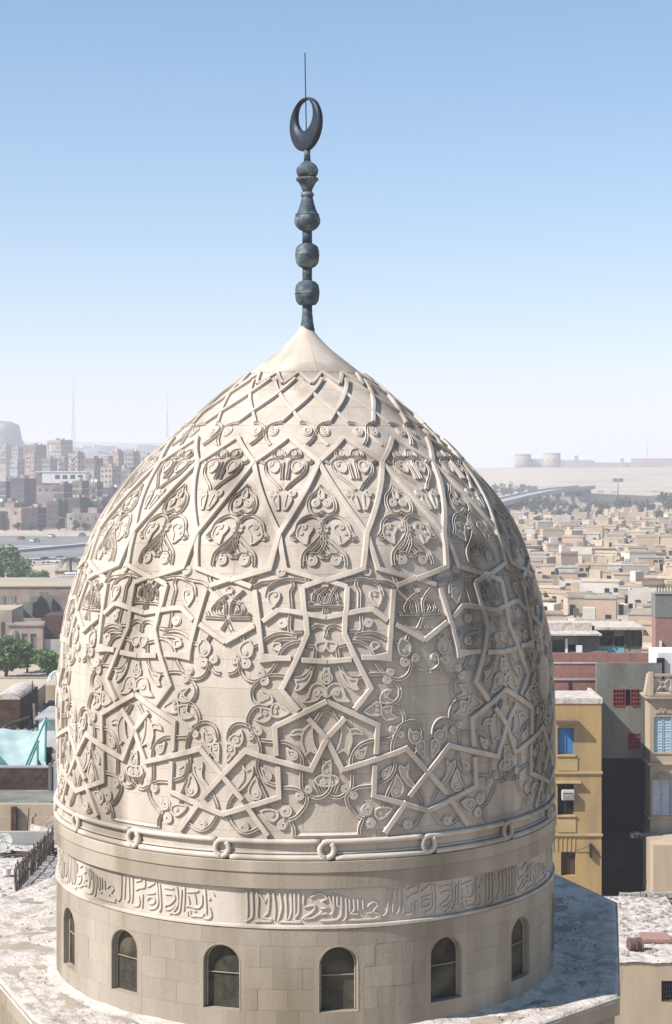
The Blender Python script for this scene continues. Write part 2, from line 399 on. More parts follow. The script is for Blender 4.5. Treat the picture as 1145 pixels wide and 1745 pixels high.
pal16 = dict(
  vines=[C3([(515,185),(470,140),(400,117),(330,140),(270,200),(252,265),(205,322)]),
         C3([(524,175),(512,280),(460,350),(385,420),(330,480),(313,540),(313,605)]),
         C3([(530,290),(530,390),(478,482)]), C3([(525,300),(470,400),(395,468)]),
         C3([(390,495),(450,487),(500,520),(530,508)]),
         C2([(500,390),(452,455),(395,500),(370,570),(383,640),(430,675),(480,670),(530,640)]),
         C3([(345,500),(345,560)]), C3([(205,322),(235,345),(265,330)])],
  leaves=[C3([(290,218),(340,200),(395,215),(412,250),(370,310),(355,392),(300,360),(262,320),(265,265)]),
          C2([(500,430),(470,480),(500,530),(527,500)])],
  ros=[(C3,410,552,52,1),(C3,330,228,28,1),(C3,475,222,20,1),(C3,480,262,16,1),(C2,445,565,42,1),(C3,300,290,18,1)])
heart16 = dict(
  vines=[C2([(165,330),(180,240),(192,170),(250,143),(320,152),(352,200),(330,270),(250,340),(190,390),(155,435)]),
         C2([(355,180),(400,165),(430,120)]), C2([(180,110),(215,60),(275,50),(300,95),(270,120),(200,115)])],
  leaves=[C2([(168,480),(195,505),(208,540),(150,632),(140,600)]), C2([(212,225),(232,172),(285,162),(322,195),(295,238),(245,268)])],
  ros=[(C2,215,470,38,1),(C2,300,185,30,1),(C2,235,85,28,1)])
coll16 = dict(
  vines=[C1([(700,585),(640,590),(590,620),(565,670),(530,740),(475,798)])], leaves=[], ros=[(C1,478,662,46,1)])

def ros_geo(mb, spec, tr, dz=0):
    cr, x, y, r_, d = spec
    outer = cr([(x+r_*math.cos(a), y+r_*math.sin(a)) for a in np.linspace(0, 2*math.pi, 13)[:-1]])
    plate(mb, outer, tr, .022)
    k = 26; pts = []
    for i in range(k):
        u = i/(k-1); a = -1.2+d*u*2*math.pi*1.65; q = r_*(1-.80*u)
        pts.append((x+q*math.cos(a), y+q*math.sin(a)))
    wpx = (.040 if r_/ (8.179 if cr in (N1, N2) else 5.725) > 5 else .030)
    ribbon(mb, cr(pts), tr, wpx, PRIM, dz)
_rc = {}
def ros_local(spec):
    k = id(spec)
    if k in _rc: return _rc[k]
    cr, x, y, r_, d = spec
    sc = 8.179 if cr in (N1, N2) else (6.361 if cr is N3 else 5.725)
    c = cr([(x, y)])[0]; rp = r_/sc*.01035; cosang = 1
    e1 = cr([(x+8, y)])[0]; e2 = cr([(x, y+8)])[0]
    ax = ((e1[0]-c[0])/8, (e1[1]-c[1])/8); ay = ((e2[0]-c[0])/8, (e2[1]-c[1])/8)
    f = lambda u, v: (c[0]+ax[0]*u+ay[0]*v, c[1]+ax[1]*u+ay[1]*v)
    outer = [f(r_*math.cos(a), r_*math.sin(a)) for a in np.linspace(0, 2*math.pi, 13)[:-1]]
    k2 = 24; pts = []
    for i in range(k2):
        u = i/(k2-1); a = -1.2+d*u*2*math.pi*1.6; q = r_*(.93-.75*u); pts.append(f(q*math.cos(a), q*math.sin(a)))
    _rc[k] = (outer, pts, r_/sc); return _rc[k]
def add_ros(mb, spec, tr, dz=0):
    outer, pts, rpx = ros_local(spec)
    plate(mb, outer, tr, .026); ribbon(mb, pts, tr, min(.046, max(.020, rpx*.0052)), PRIM, dz)
    path = outer; ribbon(mb, path, tr, .02, [(-.5,-.01),(-.4,.026),(.4,.026),(.5,-.01)], 0, True)
def add_leaf(mb, pts, tr, dz=0):
    q = catmull(pts, .07, True); plate(mb, q, tr, .024+dz); ribbon(mb, q, tr, .034, PRIM, dz, True)

dome = empty('mausoleum_dome', (CX, CY, EYE-9.88))
tag(dome, 'great pale limestone dome covered in carved stars and scrolls, with a bronze finial', 'dome')
def dpart(mb, name, m, smooth=False):
    o = mb.build(name, m, dome, smooth); o.matrix_parent_inverse = DINV; return o
bpy.context.view_layer.update(); DINV = dome.matrix_world.inverted()

V8 = [catmull(v) for v in vines8]; B8 = [linear(b) for b in bars8]; B16 = [linear(b) for b in bars16]; LT = [linear(b, .15) for b in lattice]
LA = [catmull(v) for v in lant8]
VW, BW = .066, .102
for k in range(8):
    for s in (1, -1):
        tr = (lambda p, k=k, s=s: warp(s*p+45*k)); dz = 0 if s == 1 else -.010
        if s == 1: fl = False
        for i, b in enumerate(B8):
            mb = MB(); ribbon(mb, b, tr, BW, PBAR, dz-.0013*(i % 4)); dpart(mb, 'strap', M['carve'])
        for i, v in enumerate(V8):
            mb = MB(); ribbon(mb, v, tr, VW, PVINE, dz*.4-.0011*(i % 5)); dpart(mb, 'vine_stem', M['carve'])
        for l in leaves8:
            mb = MB(); add_leaf(mb, l, tr, dz*.3); dpart(mb, 'carved_leaf', M['carve'])
        for q in ros8:
            mb = MB(); add_ros(mb, q, tr, dz*.3); dpart(mb, 'spiral_rosette', M['carve'])
    mb = MB(); mb2 = MB()
    for s in (1, -1):
        tr = (lambda p, k=k, s=s: warp(s*p+45*k))
        for v in LA[:7]: ribbon(mb, v, tr, .050, PVINE, -.004*(s < 0))
        for v in LA[7:]: ribbon(mb2, v, tr, .055, PVINE, -.004*(s < 0))
    tag(dpart(mb, 'interlace_knot', M['carve']), kind='stuff'); tag(dpart(mb2, 'interlace_knot', M['carve']), kind='stuff')
for k in range(16):
    for s in (1, -1):
        tr = (lambda p, k=k, s=s: warp(s*p+22.5*k)); dz = 0 if s == 1 else -.012
        for i, b in enumerate(B16): mb = MB(); ribbon(mb, b, tr, BW if i != 1 else .10, PBAR, dz-.002*i); dpart(mb, 'diagonal_strap', M['carve'])
        for i, b in enumerate(LT): mb = MB(); ribbon(mb, b, tr, .074, PBAR, dz-.012-.002*i); dpart(mb, 'collar_strap', M['carve'])
    for nm, D_, ww in (('palmette', pal16, .066), ('heart_scroll', heart16, .056), ('collar_scroll', coll16, .062)):
        mb = MB()
        for s in (1, -1):
            c0 = -11.25 if D_ is heart16 else 0.0
            tr = (lambda p, k=k, s=s, c0=c0: warp(c0+s*(p-c0)+22.5*k)); dz = -.004*(s < 0)
            for v in D_['vines']: ribbon(mb, catmull(v), tr, ww, PVINE, dz)
            for l in D_['leaves']: add_leaf(mb, l, tr, dz)
            for q in D_['ros']: add_ros(mb, q, tr, dz)
        dpart(mb, nm, M['carve'])

# ---- masonry of the shell: courses of blocks with recessed joints
def block(mb, t0, t1, h0, h1, r_off=0.0, depth=.14, nx=4, nz=3, gap=.004, rfun=None):
    rf = rfun or rad
    rm = rf((h0+h1)/2); g = math.degrees(gap/rm); t0 += g; t1 -= g; h0 += gap; h1 -= gap
    vs = []; fs = []
    for j in range(nz+1):
        h = h0+(h1-h0)*j/nz; r_ = rf(h)+r_off
        for i in range(nx+1):
            t = R(t0+(t1-t0)*i/nx); vs.append((CX+r_*math.sin(t), CY-r_*math.cos(t), EYE+h))
    W = nx+1
    for j in range(nz):
        for i in range(nx): fs.append((j*W+i, j*W+i+1, (j+1)*W+i+1, (j+1)*W+i))
    rim = [i for i in range(W)]+[j*W+nx for j in range(1, nz+1)]+[nz*W+i for i in range(nx-1, -1, -1)]+[j*W for j in range(nz-1, 0, -1)]
    base = len(vs); n = len(rim)
    for q in rim: vs.append(vs[q])
    for q in rim:
        x, y, z = vs[q]; d = Vector((CX-x, CY-y, 0)).normalized()*depth; vs.append((x+d.x, y+d.y, z))
    for a in range(n): fs.append((base+a, base+n+a, base+n+(a+1) % n, base+(a+1) % n))
    mb.add(vs, fs)
def rough_off(): return random.uniform(-.005, .005)
hs = [-6.93]; 
while hs[-1] < 1.62: hs.append(hs[-1]+(.50 if hs[-1] < 0 else .36))
hs[-1] = py_(0, 631)[1]
rest = MB(); cnt = 0
for a, b in zip(hs, hs[1:]):
    rr = rad((a+b)/2); n = max(10, int(2*math.pi*rr/1.25)); o0 = random.uniform(0, 360)
    cuts = sorted(o0+360*(i+random.uniform(-.12,.12))/n for i in range(n)); cuts.append(cuts[0]+360)
    for t0, t1 in zip(cuts, cuts[1:]):
        tm = ((t0+t1)/2+180) % 360-180
        if abs(tm) < 100 and cnt < 296:
            mb = MB(); block(mb, t0, t1, a, b, rough_off()*.4, nx=6, nz=4, gap=.0018); dpart(mb, 'dome_stone', M['stone'], True); cnt += 1
        else: block(rest, t0, t1, a, b, rough_off()*.6, nx=5, nz=3, gap=.003)
tag(dpart(rest, 'dome_stonework', M['stone']), kind='stuff')
core = MB(); core.lathe([(rad(h)-.03, h) for h in np.linspace(-6.98, 1.6, 60)], (CX, CY, EYE), 128); dpart(core, 'dome_core', M['joint'], True)
# smooth plastered cone at the top: eight gores with hairline joints
h0 = py_(0, 631)[1]; h1 = (795-556)*36/F
for k in range(8):
    mb = MB(); block(mb, 45*k+13, 45*k+58, h0-.03, h1, .012, .05, nx=8, nz=16, gap=.002); dpart(mb, 'cone_gore', M['stone'], True)

# ---- roll mouldings with interlocking loops above the drum
def tubes(mb, pts, r, n=10):
    vs = []; m = len(pts)
    P = [surf(t, h, o) for t, h, o in pts]
    for i in range(m):
        p, N = P[i]; t = (P[min(i+1, m-1)][0]-P[max(i-1, 0)][0]).normalized(); B = N.cross(t).normalized()
        for k in range(n):
            a = 2*math.pi*k/n; vs.append(p+B*math.cos(a)*r+N*math.sin(a)*r)
    fs = [(i*n+k, i*n+(k+1) % n, (i+1)*n+(k+1) % n, (i+1)*n+k) for i in range(m-1) for k in range(n)]
    fs += [tuple(range(n))[::-1], tuple((m-1)*n+k for k in range(n))]
    mb.add(vs, fs)
HU, HL, HM = -6.60, -6.885, -6.74
for k in range(16):
    ta, tb = warp(22.5*k), warp(22.5*(k+1)); ra = math.degrees(.125/5)
    up = [(ta+math.sin(a)*ra*1.0, HM+.14*math.cos(a), .045) for a in np.linspace(-math.pi*.95, 0, 10)]
    up += [(ta+(tb-ra*.9-ta)*u, HU, .035) for u in np.linspace(.03, 1, 14)]
    mb = MB(); tubes(mb, up, .048); dpart(mb, 'roll_moulding', M['carve'], True)
    lo = [(ta+ra*1.2+(tb-ta-ra*1.2)*u, HL, .035) for u in np.linspace(0, .99, 14)]
    lo += [(tb+math.sin(a)*ra, HM-.14*math.cos(a), .045) for a in np.linspace(0.0, math.pi*.80, 9)]
    mb = MB(); tubes(mb, lo, .052); dpart(mb, 'roll_moulding', M['carve'], True)
def ring(prof, m, name, smooth=False, n=160):
    mb = MB(); vs = []; k = len(prof)
    for r_, h in prof:
        for i in range(n):
            a = 2*math.pi*i/n; vs.append((CX+r_*math.sin(a), CY-r_*math.cos(a), EYE+h))
    fs = [(j*n+i, j*n+(i+1) % n, ((j+1) % k)*n+(i+1) % n, ((j+1) % k)*n+i) for j in range(k) for i in range(n)]
    mb.add(vs, fs); return dpart(mb, name, m, smooth)
ring([(5.012,-6.79),(5.03,-6.795),(5.03,-6.815),(5.012,-6.82),(4.9,-6.82),(4.9,-6.79)], M['carve'], 'fillet_band')
ring([(5.075,-6.935),(5.085,-6.95),(5.085,-7.13),(5.06,-7.15),(4.8,-7.15),(4.8,-6.935)], M['drum'], 'cornice_band')
ring([(5.06,-7.153),(5.06,-7.42),(5.045,-7.435),(4.8,-7.435),(4.8,-7.153)], M['drum'], 'cornice_band')
ring([(4.985,-7.438),(4.985,-8.07),(4.8,-8.07),(4.8,-7.438)], M['carve'], 'inscription_ground')
ring([(5.05,-8.072),(5.055,-8.085),(5.055,-8.125),(5.03,-8.14),(4.8,-8.14),(4.8,-8.072)], M['carve'], 'lower_fillet')
for k in range(0, 16, 2):   # ledge at the foot of the blank panels
    mb = MB(); tubes(mb, [(warp(22.5*k)+u, -6.49, 0) for u in np.linspace(-6.9, 6.9, 10)], .035, 4); dpart(mb, 'panel_ledge', M['carve'])

# ---- carved inscription: strokes read off the photograph, set on the band
def dpix(px, py):
    a = (px-572.5)/F; c = -(py-795.0)/F; Y = 28.0
    A_ = a*a+1; B_ = -2*(a*CX+CY); C_ = CX*CX+CY*CY-4.985**2
    Y = (-B_-math.sqrt(B_*B_-4*A_*C_))/(2*A_); return math.degrees(math.atan2(a*Y-CX, CY-Y)), c*Y
I1 = [[(750,455),(765,540),(740,572),(700,560)],[(700,520),(690,548),(640,545),(600,545),(590,500),(570,500),(575,540)],[(712,270),(718,400),(722,520)],[(688,330),(685,430),(650,462),(610,450),(585,446)],
 [(628,320),(640,415)],[(575,345),(585,430),(560,450)],[(548,250),(545,380),(540,495)],[(522,280),(515,400),(505,500),(480,525)],[(565,300),(615,297),(662,288)],[(484,250),(492,350),(492,430),(460,500),(425,530)],
 [(380,262),(460,272)],[(390,330),(450,328),(470,370),(430,430),(395,440),(392,485),(440,480),(470,440)],[(345,230),(352,350),(356,470),(340,512)],[(322,215),(330,330),(330,440),(300,482),(260,488)],
 [(245,400),(262,365),(300,370),(305,415),(275,435),(250,420)],[(240,332),(310,322)],[(245,262),(275,240),(310,212)],[(208,340),(202,480)],[(178,365),(182,440),(160,465),(130,450)],[(225,190),(225,265),(185,275),(150,300)],
 [(150,212),(200,192)],[(125,172),(127,300),(120,435)],[(95,172),(97,300),(98,400),(80,425)],[(68,170),(62,300),(60,400)],[(35,160),(34,280),(28,390),(5,420)],[(445,520),(480,528)],[(610,480),(640,500)],[(770,300),(790,330)],[(740,380),(760,360)]]
I2 = [[(78,190),(82,300),(80,385)],[(112,182),(116,300),(112,370),(70,400)],[(142,192),(152,250),(150,380),(200,395)],[(222,192),(195,262),(160,205)],[(225,210),(215,340),(180,372),(240,385)],[(250,192),(262,300),(258,390)],
 [(290,192),(304,300),(280,400)],[(328,190),(335,300),(335,390)],[(362,190),(368,330),(345,392)],[(388,190),(390,385)],[(415,190),(414,340),(382,385),(430,402)],[(450,300),(520,288),(505,335),(442,378),(515,372),(565,330)],
 [(490,232),(555,200),(600,238),(560,262),(605,300),(560,310)],[(450,210),(445,280)],[(612,220),(640,330),(620,350)],[(640,205),(645,320)],[(668,210),(668,290),(700,300)],[(692,220),(690,360),(640,392),(555,396)],
 [(722,230),(724,370),(700,395)],[(745,240),(748,330)],[(772,240),(776,320),(750,345),(800,350)],[(800,240),(802,320)],[(832,250),(836,315)],[(860,300),(900,262),(930,290),(900,330),(950,360),(900,382)],[(740,392),(850,388),(950,378)],
 [(130,400),(240,398)],[(290,402),(430,404)],[(540,350),(600,345)],[(860,340),(890,345)]]
def strokes(L_, ox, oy, s): return [[dpix(ox+x/s, oy+y/s) for x, y in st] for st in L_]
SA = strokes(I1, 200, 1440, 4.771); SB = strokes(I2, 400, 1460, 3.817)
def norm(SS):   # fit to band height
    hh = [h for s_ in SS for t, h in s_]; a, b = min(hh), max(hh)
    return [[(t, -8.03+(h-a)/(b-a)*.55) for t, h in s_] for s_ in SS]
SA, SB = norm(SA), norm(SB)
PLET = [(-.5,-.01),(-.45,.021),(-.2,.025),(.2,.025),(.45,.021),(.5,-.01)]
def insc(SS, dt, mb):
    for st in SS:
        q = catmull([(t+dt, h) for t, h in st], .06)
        vs = []
        pts = []
        for t, h in q:
            n = Vector((math.sin(R(t)), -math.cos(R(t)), 0)); pts.append((Vector((CX, CY, EYE+h))+n*4.985, n))
        m = len(PLET); n_ = len(pts)
        for i in range(n_):
            P, N = pts[i]; tt = (pts[min(i+1,n_-1)][0]-pts[max(i-1,0)][0]).normalized(); B = N.cross(tt).normalized()
            wd = .040*(.75 if i in (0, n_-1) else 1)
            for u, o in PLET: vs.append(P+B*u*wd+N*o)
        fs = [(i*m+k, i*m+k+1, (i+1)*m+k+1, (i+1)*m+k) for i in range(n_-1) for k in range(m-1)]+[tuple(range(m)), tuple(range((n_-1)*m, n_*m))[::-1]]
        mb.add(vs, fs)
def span(SS): tt = [t for s_ in SS for t, h in s_]; return min(tt), max(tt)
a0, a1 = span(SA); b0, b1 = span(SB)
for SS, dt in [(SA,0),(SB,0)]+[(SB, a0-b1-.6),(SA, a0-b1-.6-(a1-b0)-.6)]+[(SA, b1-a0+.4),(SB, b1-b0+(a1-a0)+1.0),(SA, b1-a0+(a1-a0)+(b1-b0)+1.6),(SB, b1-b0+2*(a1-a0)+(b1-b0)+2.4)]:
    mb = MB(); insc(SS, dt, mb); dpart(mb, 'inscription', M['carve'])

# ---- drum masonry and the arched windows
WA = [-63.5, -40.3, -16.3, 7.6, 31.2, 54.3]; gapw = (360-(54.3+63.5))/10
WA += [54.3+gapw*(i+1) for i in range(9)]
HB = -9.95; HT = -8.142; NC = 5; CH = [HB, HB+.375, HB+.75, HB+1.13, HB+1.51, HT]
SILL = -9.60; WHW = 3.85; WTOP = -8.45      # opening: sill, half width in degrees, crown
WC = WHW*1.32                                # half width of the dressed panel round it
def drum_block(t0, t1, h0, h1): 
    mb = MB(); block(mb, t0, t1, h0, h1, rough_off()*.5+.035, .12, nx=max(2, int((t1-t0)/2.2)), nz=1, gap=.0016, rfun=lambda h: 5.0); dpart(mb, 'drum_stone', M['drum'])
panels = [(t-WC, t+WC) for t in WA]
P0, P1 = HB, HT-.0
for c in range(NC):
    h0_, h1_ = CH[c], CH[c+1]
    for i, t in enumerate(sorted(WA)):
        s_ = sorted(WA); nx_ = s_[(i+1) % len(s_)]+(360 if i == len(s_)-1 else 0)
        a, b = t+WC, nx_-WC
        if c == NC-1: a, b = t, nx_
        n = 3 if c != NC-1 else 4
        if c % 2: cu = [a+(b-a)*u for u in ((0,.2,.6,1) if c < NC-1 else (0,.25,.5,.75,1))]
        else: cu = [a+(b-a)*u for u in (0,.42,.8,1)]
        cu = [cu[0]]+[q+random.uniform(-.6,.6) for q in cu[1:-1]]+[cu[-1]]
        for u, v in zip(cu, cu[1:]): drum_block(u, v, h0_, h1_)
ring([(5.0,HB-.1),(5.0,HT),(4.3,HT),(4.3,HB-.1)][::-1], M['joint'], 'drum_core') if False else None
def pt(t, h, r_): return (CX+r_*math.sin(R(t)), CY-r_*math.cos(R(t)), EYE+h)
hp0, hp1 = HB, CH[-2]
for t in WA:
    # panel with an arched opening; reveal; recessed mesh, frame and saddle bar
    rO, rI = 5.036, 4.89
    wr = math.radians(WHW)*5; crown = -8.52+0; spring = WTOP-wr
    wtop = min(hp1-.02, WTOP)
    spring = wtop-wr*.95
    arch = [(t-WHW, SILL)]+[(t-WHW, SILL+(spring-SILL)*.5)]+[(t+WHW*math.cos(a), spring+wr*.95*math.sin(a)) for a in np.linspace(math.pi, 0, 15)]+[(t+WHW, SILL+(spring-SILL)*.5), (t+WHW, SILL)]
    n = len(arch); out = []
    for (a, h) in arch:   # matching outer border point
        u = (a-t)/WHW
        if h <= spring+1e-6: out.append((t+math.copysign(WC, u), h))
        else:
            du, dh = u*1.0, (h-spring)/(wr*.95); k = min(WC/WHW/max(abs(du), 1e-6), (hp1-spring)/(wr*.95)/max(dh, 1e-6)); out.append((t+du*WHW*k, spring+dh*wr*.95*k))
    mb = MB(); vs = [pt(a, h, rO) for a, h in arch]+[pt(a, h, rO) for a, h in out]+[pt(a, h, rI) for a, h in arch]+[pt(a, h, rI) for a, h in out]
    fs = [(i, i+1, n+i+1, n+i) for i in range(n-1)]+[(i, 2*n+i, 2*n+i+1, i+1) for i in range(n-1)]
    vb = len(vs); m_ = 8
    for j in range(m_+1):
        a = t-WC+2*WC*j/m_; vs += [pt(a, SILL, rO), pt(a, hp0, rO), pt(a, SILL, rI)]
    for j in range(m_):
        q = vb+3*j; fs += [(q+1, q+4, q+3, q), (q, q+3, q+5, q+2)]
    # corner fillers at the top left and right of the arch
    vs += [pt(t-WC, hp1, rO), pt(t+WC, hp1, rO)]; cl, cr_ = len(vs)-2, len(vs)-1
    ks = [i for i in range(n) if out[i][1] < hp1-1e-4]
    li = max(i for i in range(n//2) if out[i][1] < hp1-1e-4); ri = min(i for i in range(n//2, n) if out[i][1] < hp1-1e-4)
    fs += [(n+li, n+li+1, cl), (n+ri-1, n+ri, cr_)]
    mb.add(vs, fs); wnd = dpart(mb, 'window', M['drum'])
    mb = MB(); pts = [(a, h) for a, h in arch]; P2 = [Vector((a, h*11, 0)) for a, h in pts]
    tri = tessellate_polygon([P2]); rm = 4.90; mb.add([pt(a, h, rm) for a, h in pts], [tuple(q) for q in tri])
    o = mb.build('mesh_screen', M['grille'], wnd); 
    mb = MB(); mb.tube([pt(t+(a-t)*.94, (h-SILL)*.97+SILL+.02, 4.915) for a, h in arch], .020, 6); mb.build('frame', M['gframe'], wnd)
    mb = MB(); hb = SILL+.62; mb.tube([pt(t+u, hb, 4.915) for u in np.linspace(-WHW*.94, WHW*.94, 5)], .010, 6); mb.build('saddle_bar', M['gframe'], wnd)
    mb = MB(); mb.tube([pt(t+(a-t)*1.035, SILL+(h-SILL)*1.012+.004, 5.03) for a, h in arch], .012, 6); mb.build('moulding', M['drum'], wnd)
mb = MB(); mb.lathe([(4.7, HB-.15), (4.7, HT+.05)], (CX, CY, EYE), 96); dpart(mb, 'drum_core', M['dark'])

# ---- finial
fx, fy = X(523.5, 36), 36.0
def fz(y): return Z(80+y/3.635, 36.0)
def fr(wd): return wd/3.635*36/F
def fl(name, L_, m='patina'):
    mb = MB(); mb.lathe([(fr(w_), fz(y_)) for y_, w_ in L_], (fx, fy, 0), 28); return dpart(mb, name, M[m], True)
fl('finial_base', [(1760,48),(1745,45),(1700,37),(1650,32),(1600,30)])
fl('finial_bulb', [(1602,30),(1596,55),(1575,70),(1545,75),(1505,76),(1475,70),(1455,52),(1447,31)])
fl('finial_shaft', [(1450,30),(1368,30)])
fl('finial_bulb', [(1370,31),(1360,52),(1340,68),(1310,74),(1265,74),(1238,66),(1222,45),(1217,31)])
fl('finial_shaft', [(1220,31),(1138,30)])
fl('finial_pear', [(1140,32),(1130,52),(1110,72),(1085,82),(1062,80),(1040,70),(1010,56),(970,43),(930,34)])
fl('finial_ring', [(932,30),(928,38),(916,42),(904,38),(900,30)])
fl('finial_goblet', [(902,28),(880,34),(855,46),(835,58),(828,69),(818,71),(810,64),(806,50)])
fl('finial_ball', [(806,44),(800,58),(785,66),(765,69),(745,63),(728,50),(716,32),(708,22)])
fl('finial_neck', [(710,22),(660,18),(620,24)])
for y_, w_ in ((1528,77),(1288,75),(1040,73)): fl('finial_seam', [(y_+3,w_-6),(y_+2,w_+1.5),(y_-2,w_+1.5),(y_-3,w_-6)])
# eccentric ring (closed crescent), turned three-quarter away
mb = MB(); n = 48; Ro, Ri = fr(166), fr(98); cz = fz(480); zo = fr(58); th = .068; vs = []
for k in range(n):
    a = 2*math.pi*k/n
    for (r_, dz_, d) in ((Ro*.93,0,-th),(Ro,0,-th*.5),(Ro,0,th*.5),(Ro*.93,0,th),(Ri*1.02,zo,th*.75),(Ri,zo,0),(Ri*1.02,zo,-th*.75)):
        vs.append((r_*math.cos(a), d, dz_+r_*math.sin(a)))
fs = [(k*7+j, k*7+(j+1) % 7, ((k+1) % n)*7+(j+1) % 7, ((k+1) % n)*7+j) for k in range(n) for j in range(7)]
mb.add(vs, fs); me = mb.mesh('crescent', M['darkm'], True)
cr = bpy.data.objects.new('crescent', me); COL.objects.link(cr); cr.parent = dome; cr.matrix_parent_inverse = DINV
cr.location = (X(521.5, 36), 36, cz); cr.rotation_euler = (0, R(-4), R(-55))
mb = MB(); mb.tube([(X(519.5,36), 36, fz(36)), (X(520.5,36), 36, fz(250)), (X(522.5,36), 36, fz(640))], .013, 6); dpart(mb, 'spike', M['rod'])

# ------------------------------------------------------------------ roof platform under the dome
ZR = EYE-9.88
plat = [(-3.2,-6.6),(2.6,-6.2),(4.3,-4.5),(5.95,-2.9),(7.05,4.3),(5.9,7.4),(-6.1,7.4),(-7.6,3.6),(-8.3,.6),(-6.05,-1.6),(-4.85,-4.3)]
plat = [(CX+x, CY+y) for x, y in plat]
body = empty('mausoleum_building', (CX, CY, 0)); tag(body, 'stone mausoleum building with the flat whitewashed roof round the foot of the great dome', 'building')
bpy.context.view_layer.update(); BINV = body.matrix_world.inverted()
def bpart(mb, name, m, smooth=False):
    o = mb.build(name, m, body, smooth); o.matrix_parent_inverse = BINV; return o
mb = MB(); mb.prism([(CX+(x-CX)*.985, CY+(y-CY)*.985) for x, y in plat], 0, ZR-.42); bpart(mb, 'wall', M['drum'])
mb = MB(); mb.prism(plat, ZR-.42, ZR-.10); bpart(mb, 'cornice', M['drum'])
# roof surface: uneven lime plaster, fine grid clipped to the polygon
def inside(x, y, P):
    c = False; j = len(P)-1
    for i in range(len(P)):
        if (P[i][1] > y) != (P[j][1] > y) and x < (P[j][0]-P[i][0])*(y-P[i][1])/(P[j][1]-P[i][1])+P[i][0]: c = not c
        j = i
    return c
def edge_d(x, y, P):
    d = 9
    for (a, b), (c, e) in zip(P, P[1:]+P[:1]):
        l2 = (c-a)**2+(e-b)**2; t = max(0, min(1, ((x-a)*(c-a)+(y-b)*(e-b))/l2)); d = min(d, math.hypot(x-a-t*(c-a), y-b-t*(e-b)))
    return d
nr = 26; na = 220; vs = []; fs = []
def raypoly(a):
    dx, dy = math.sin(a), -math.cos(a); best = 20
    for (x1, y1), (x2, y2) in zip(plat, plat[1:]+plat[:1]):
        ex, ey = x2-x1, y2-y1; den = dx*ey-dy*ex
        if abs(den) < 1e-9: continue
        t = ((x1-CX)*ey-(y1-CY)*ex)/den; u = ((x1-CX)*dy-(y1-CY)*dx)/den
        if t > 0 and -1e-6 <= u <= 1+1e-6: best = min(best, t)
    return best
for i in range(na):
    a = 2*math.pi*i/na; ro = raypoly(a)
    for j in range(nr+1):
        r_ = 4.9+(ro+.015-4.9)*j/nr; x, y = CX+r_*math.sin(a), CY-r_*math.cos(a)
        z = ZR-.09+.045*noise.noise(Vector((x*1.3, y*1.3, 0)))+.02*noise.noise(Vector((x*5, y*5, 2)))
        if r_ < 5.25: z += (5.25-r_)*.25
        e = ro-r_
        if e < .45: z += .035*min(1, (.45-e)/.1)
        if j == nr: z = ZR-.16
        vs.append((x, y, z))
fs = [(i*(nr+1)+j, ((i+1) % na)*(nr+1)+j, ((i+1) % na)*(nr+1)+j+1, i*(nr+1)+j+1) for i in range(na) for j in range(nr)]
mb = MB(); mb.add(vs, fs); bpart(mb, 'roof', M['plaster'], True)
mb = MB()
for i in range(5200):   # broken plaster crumbs
    a = random.uniform(0, 2*math.pi); ro = raypoly(a); r_ = random.uniform(5.1, ro-.1) if random.random() < .8 else 5.1
    x, y = CX+r_*math.sin(a), CY-r_*math.cos(a)
    if noise.noise(Vector((x*.9, y*.9, 7))) < .08 and random.random() < .93: continue
    s = random.choice((.012,.018,.025,.04)); z = ZR-.09+.045*noise.noise(Vector((x*1.3, y*1.3, 0)))
    q = [(x+random.uniform(-1,1)*s*1.5, y+random.uniform(-1,1)*s*1.5, z-.02) for _ in range(3)]
    mb.add(q+[(x, y, z+s)], [(0,1,3),(1,2,3),(2,0,3)])
tag(bpart(mb, 'plaster_crumbs', M['rubble']), kind='stuff')

# ------------------------------------------------------------------ CITY
def part(mb, name, m, root, smooth=False):
    """mesh given in world coordinates, made a child of an unrotated root"""
    me = mb.mesh(name, m, smooth); o = bpy.data.objects.new(name, me); COL.objects.link(o); o.parent = root
    o.location = -Vector(root.location); return o
def bx(*a): return MB().box(*a)
_win = {}
def win_mesh(w_, h_, m, key):
    k = (round(w_, 1), round(h_, 1), key)
    if k not in _win: _win[k] = MB().box(-w_/2, w_/2, -.06, .06, 0, h_).mesh('window', m)
    return _win[k]

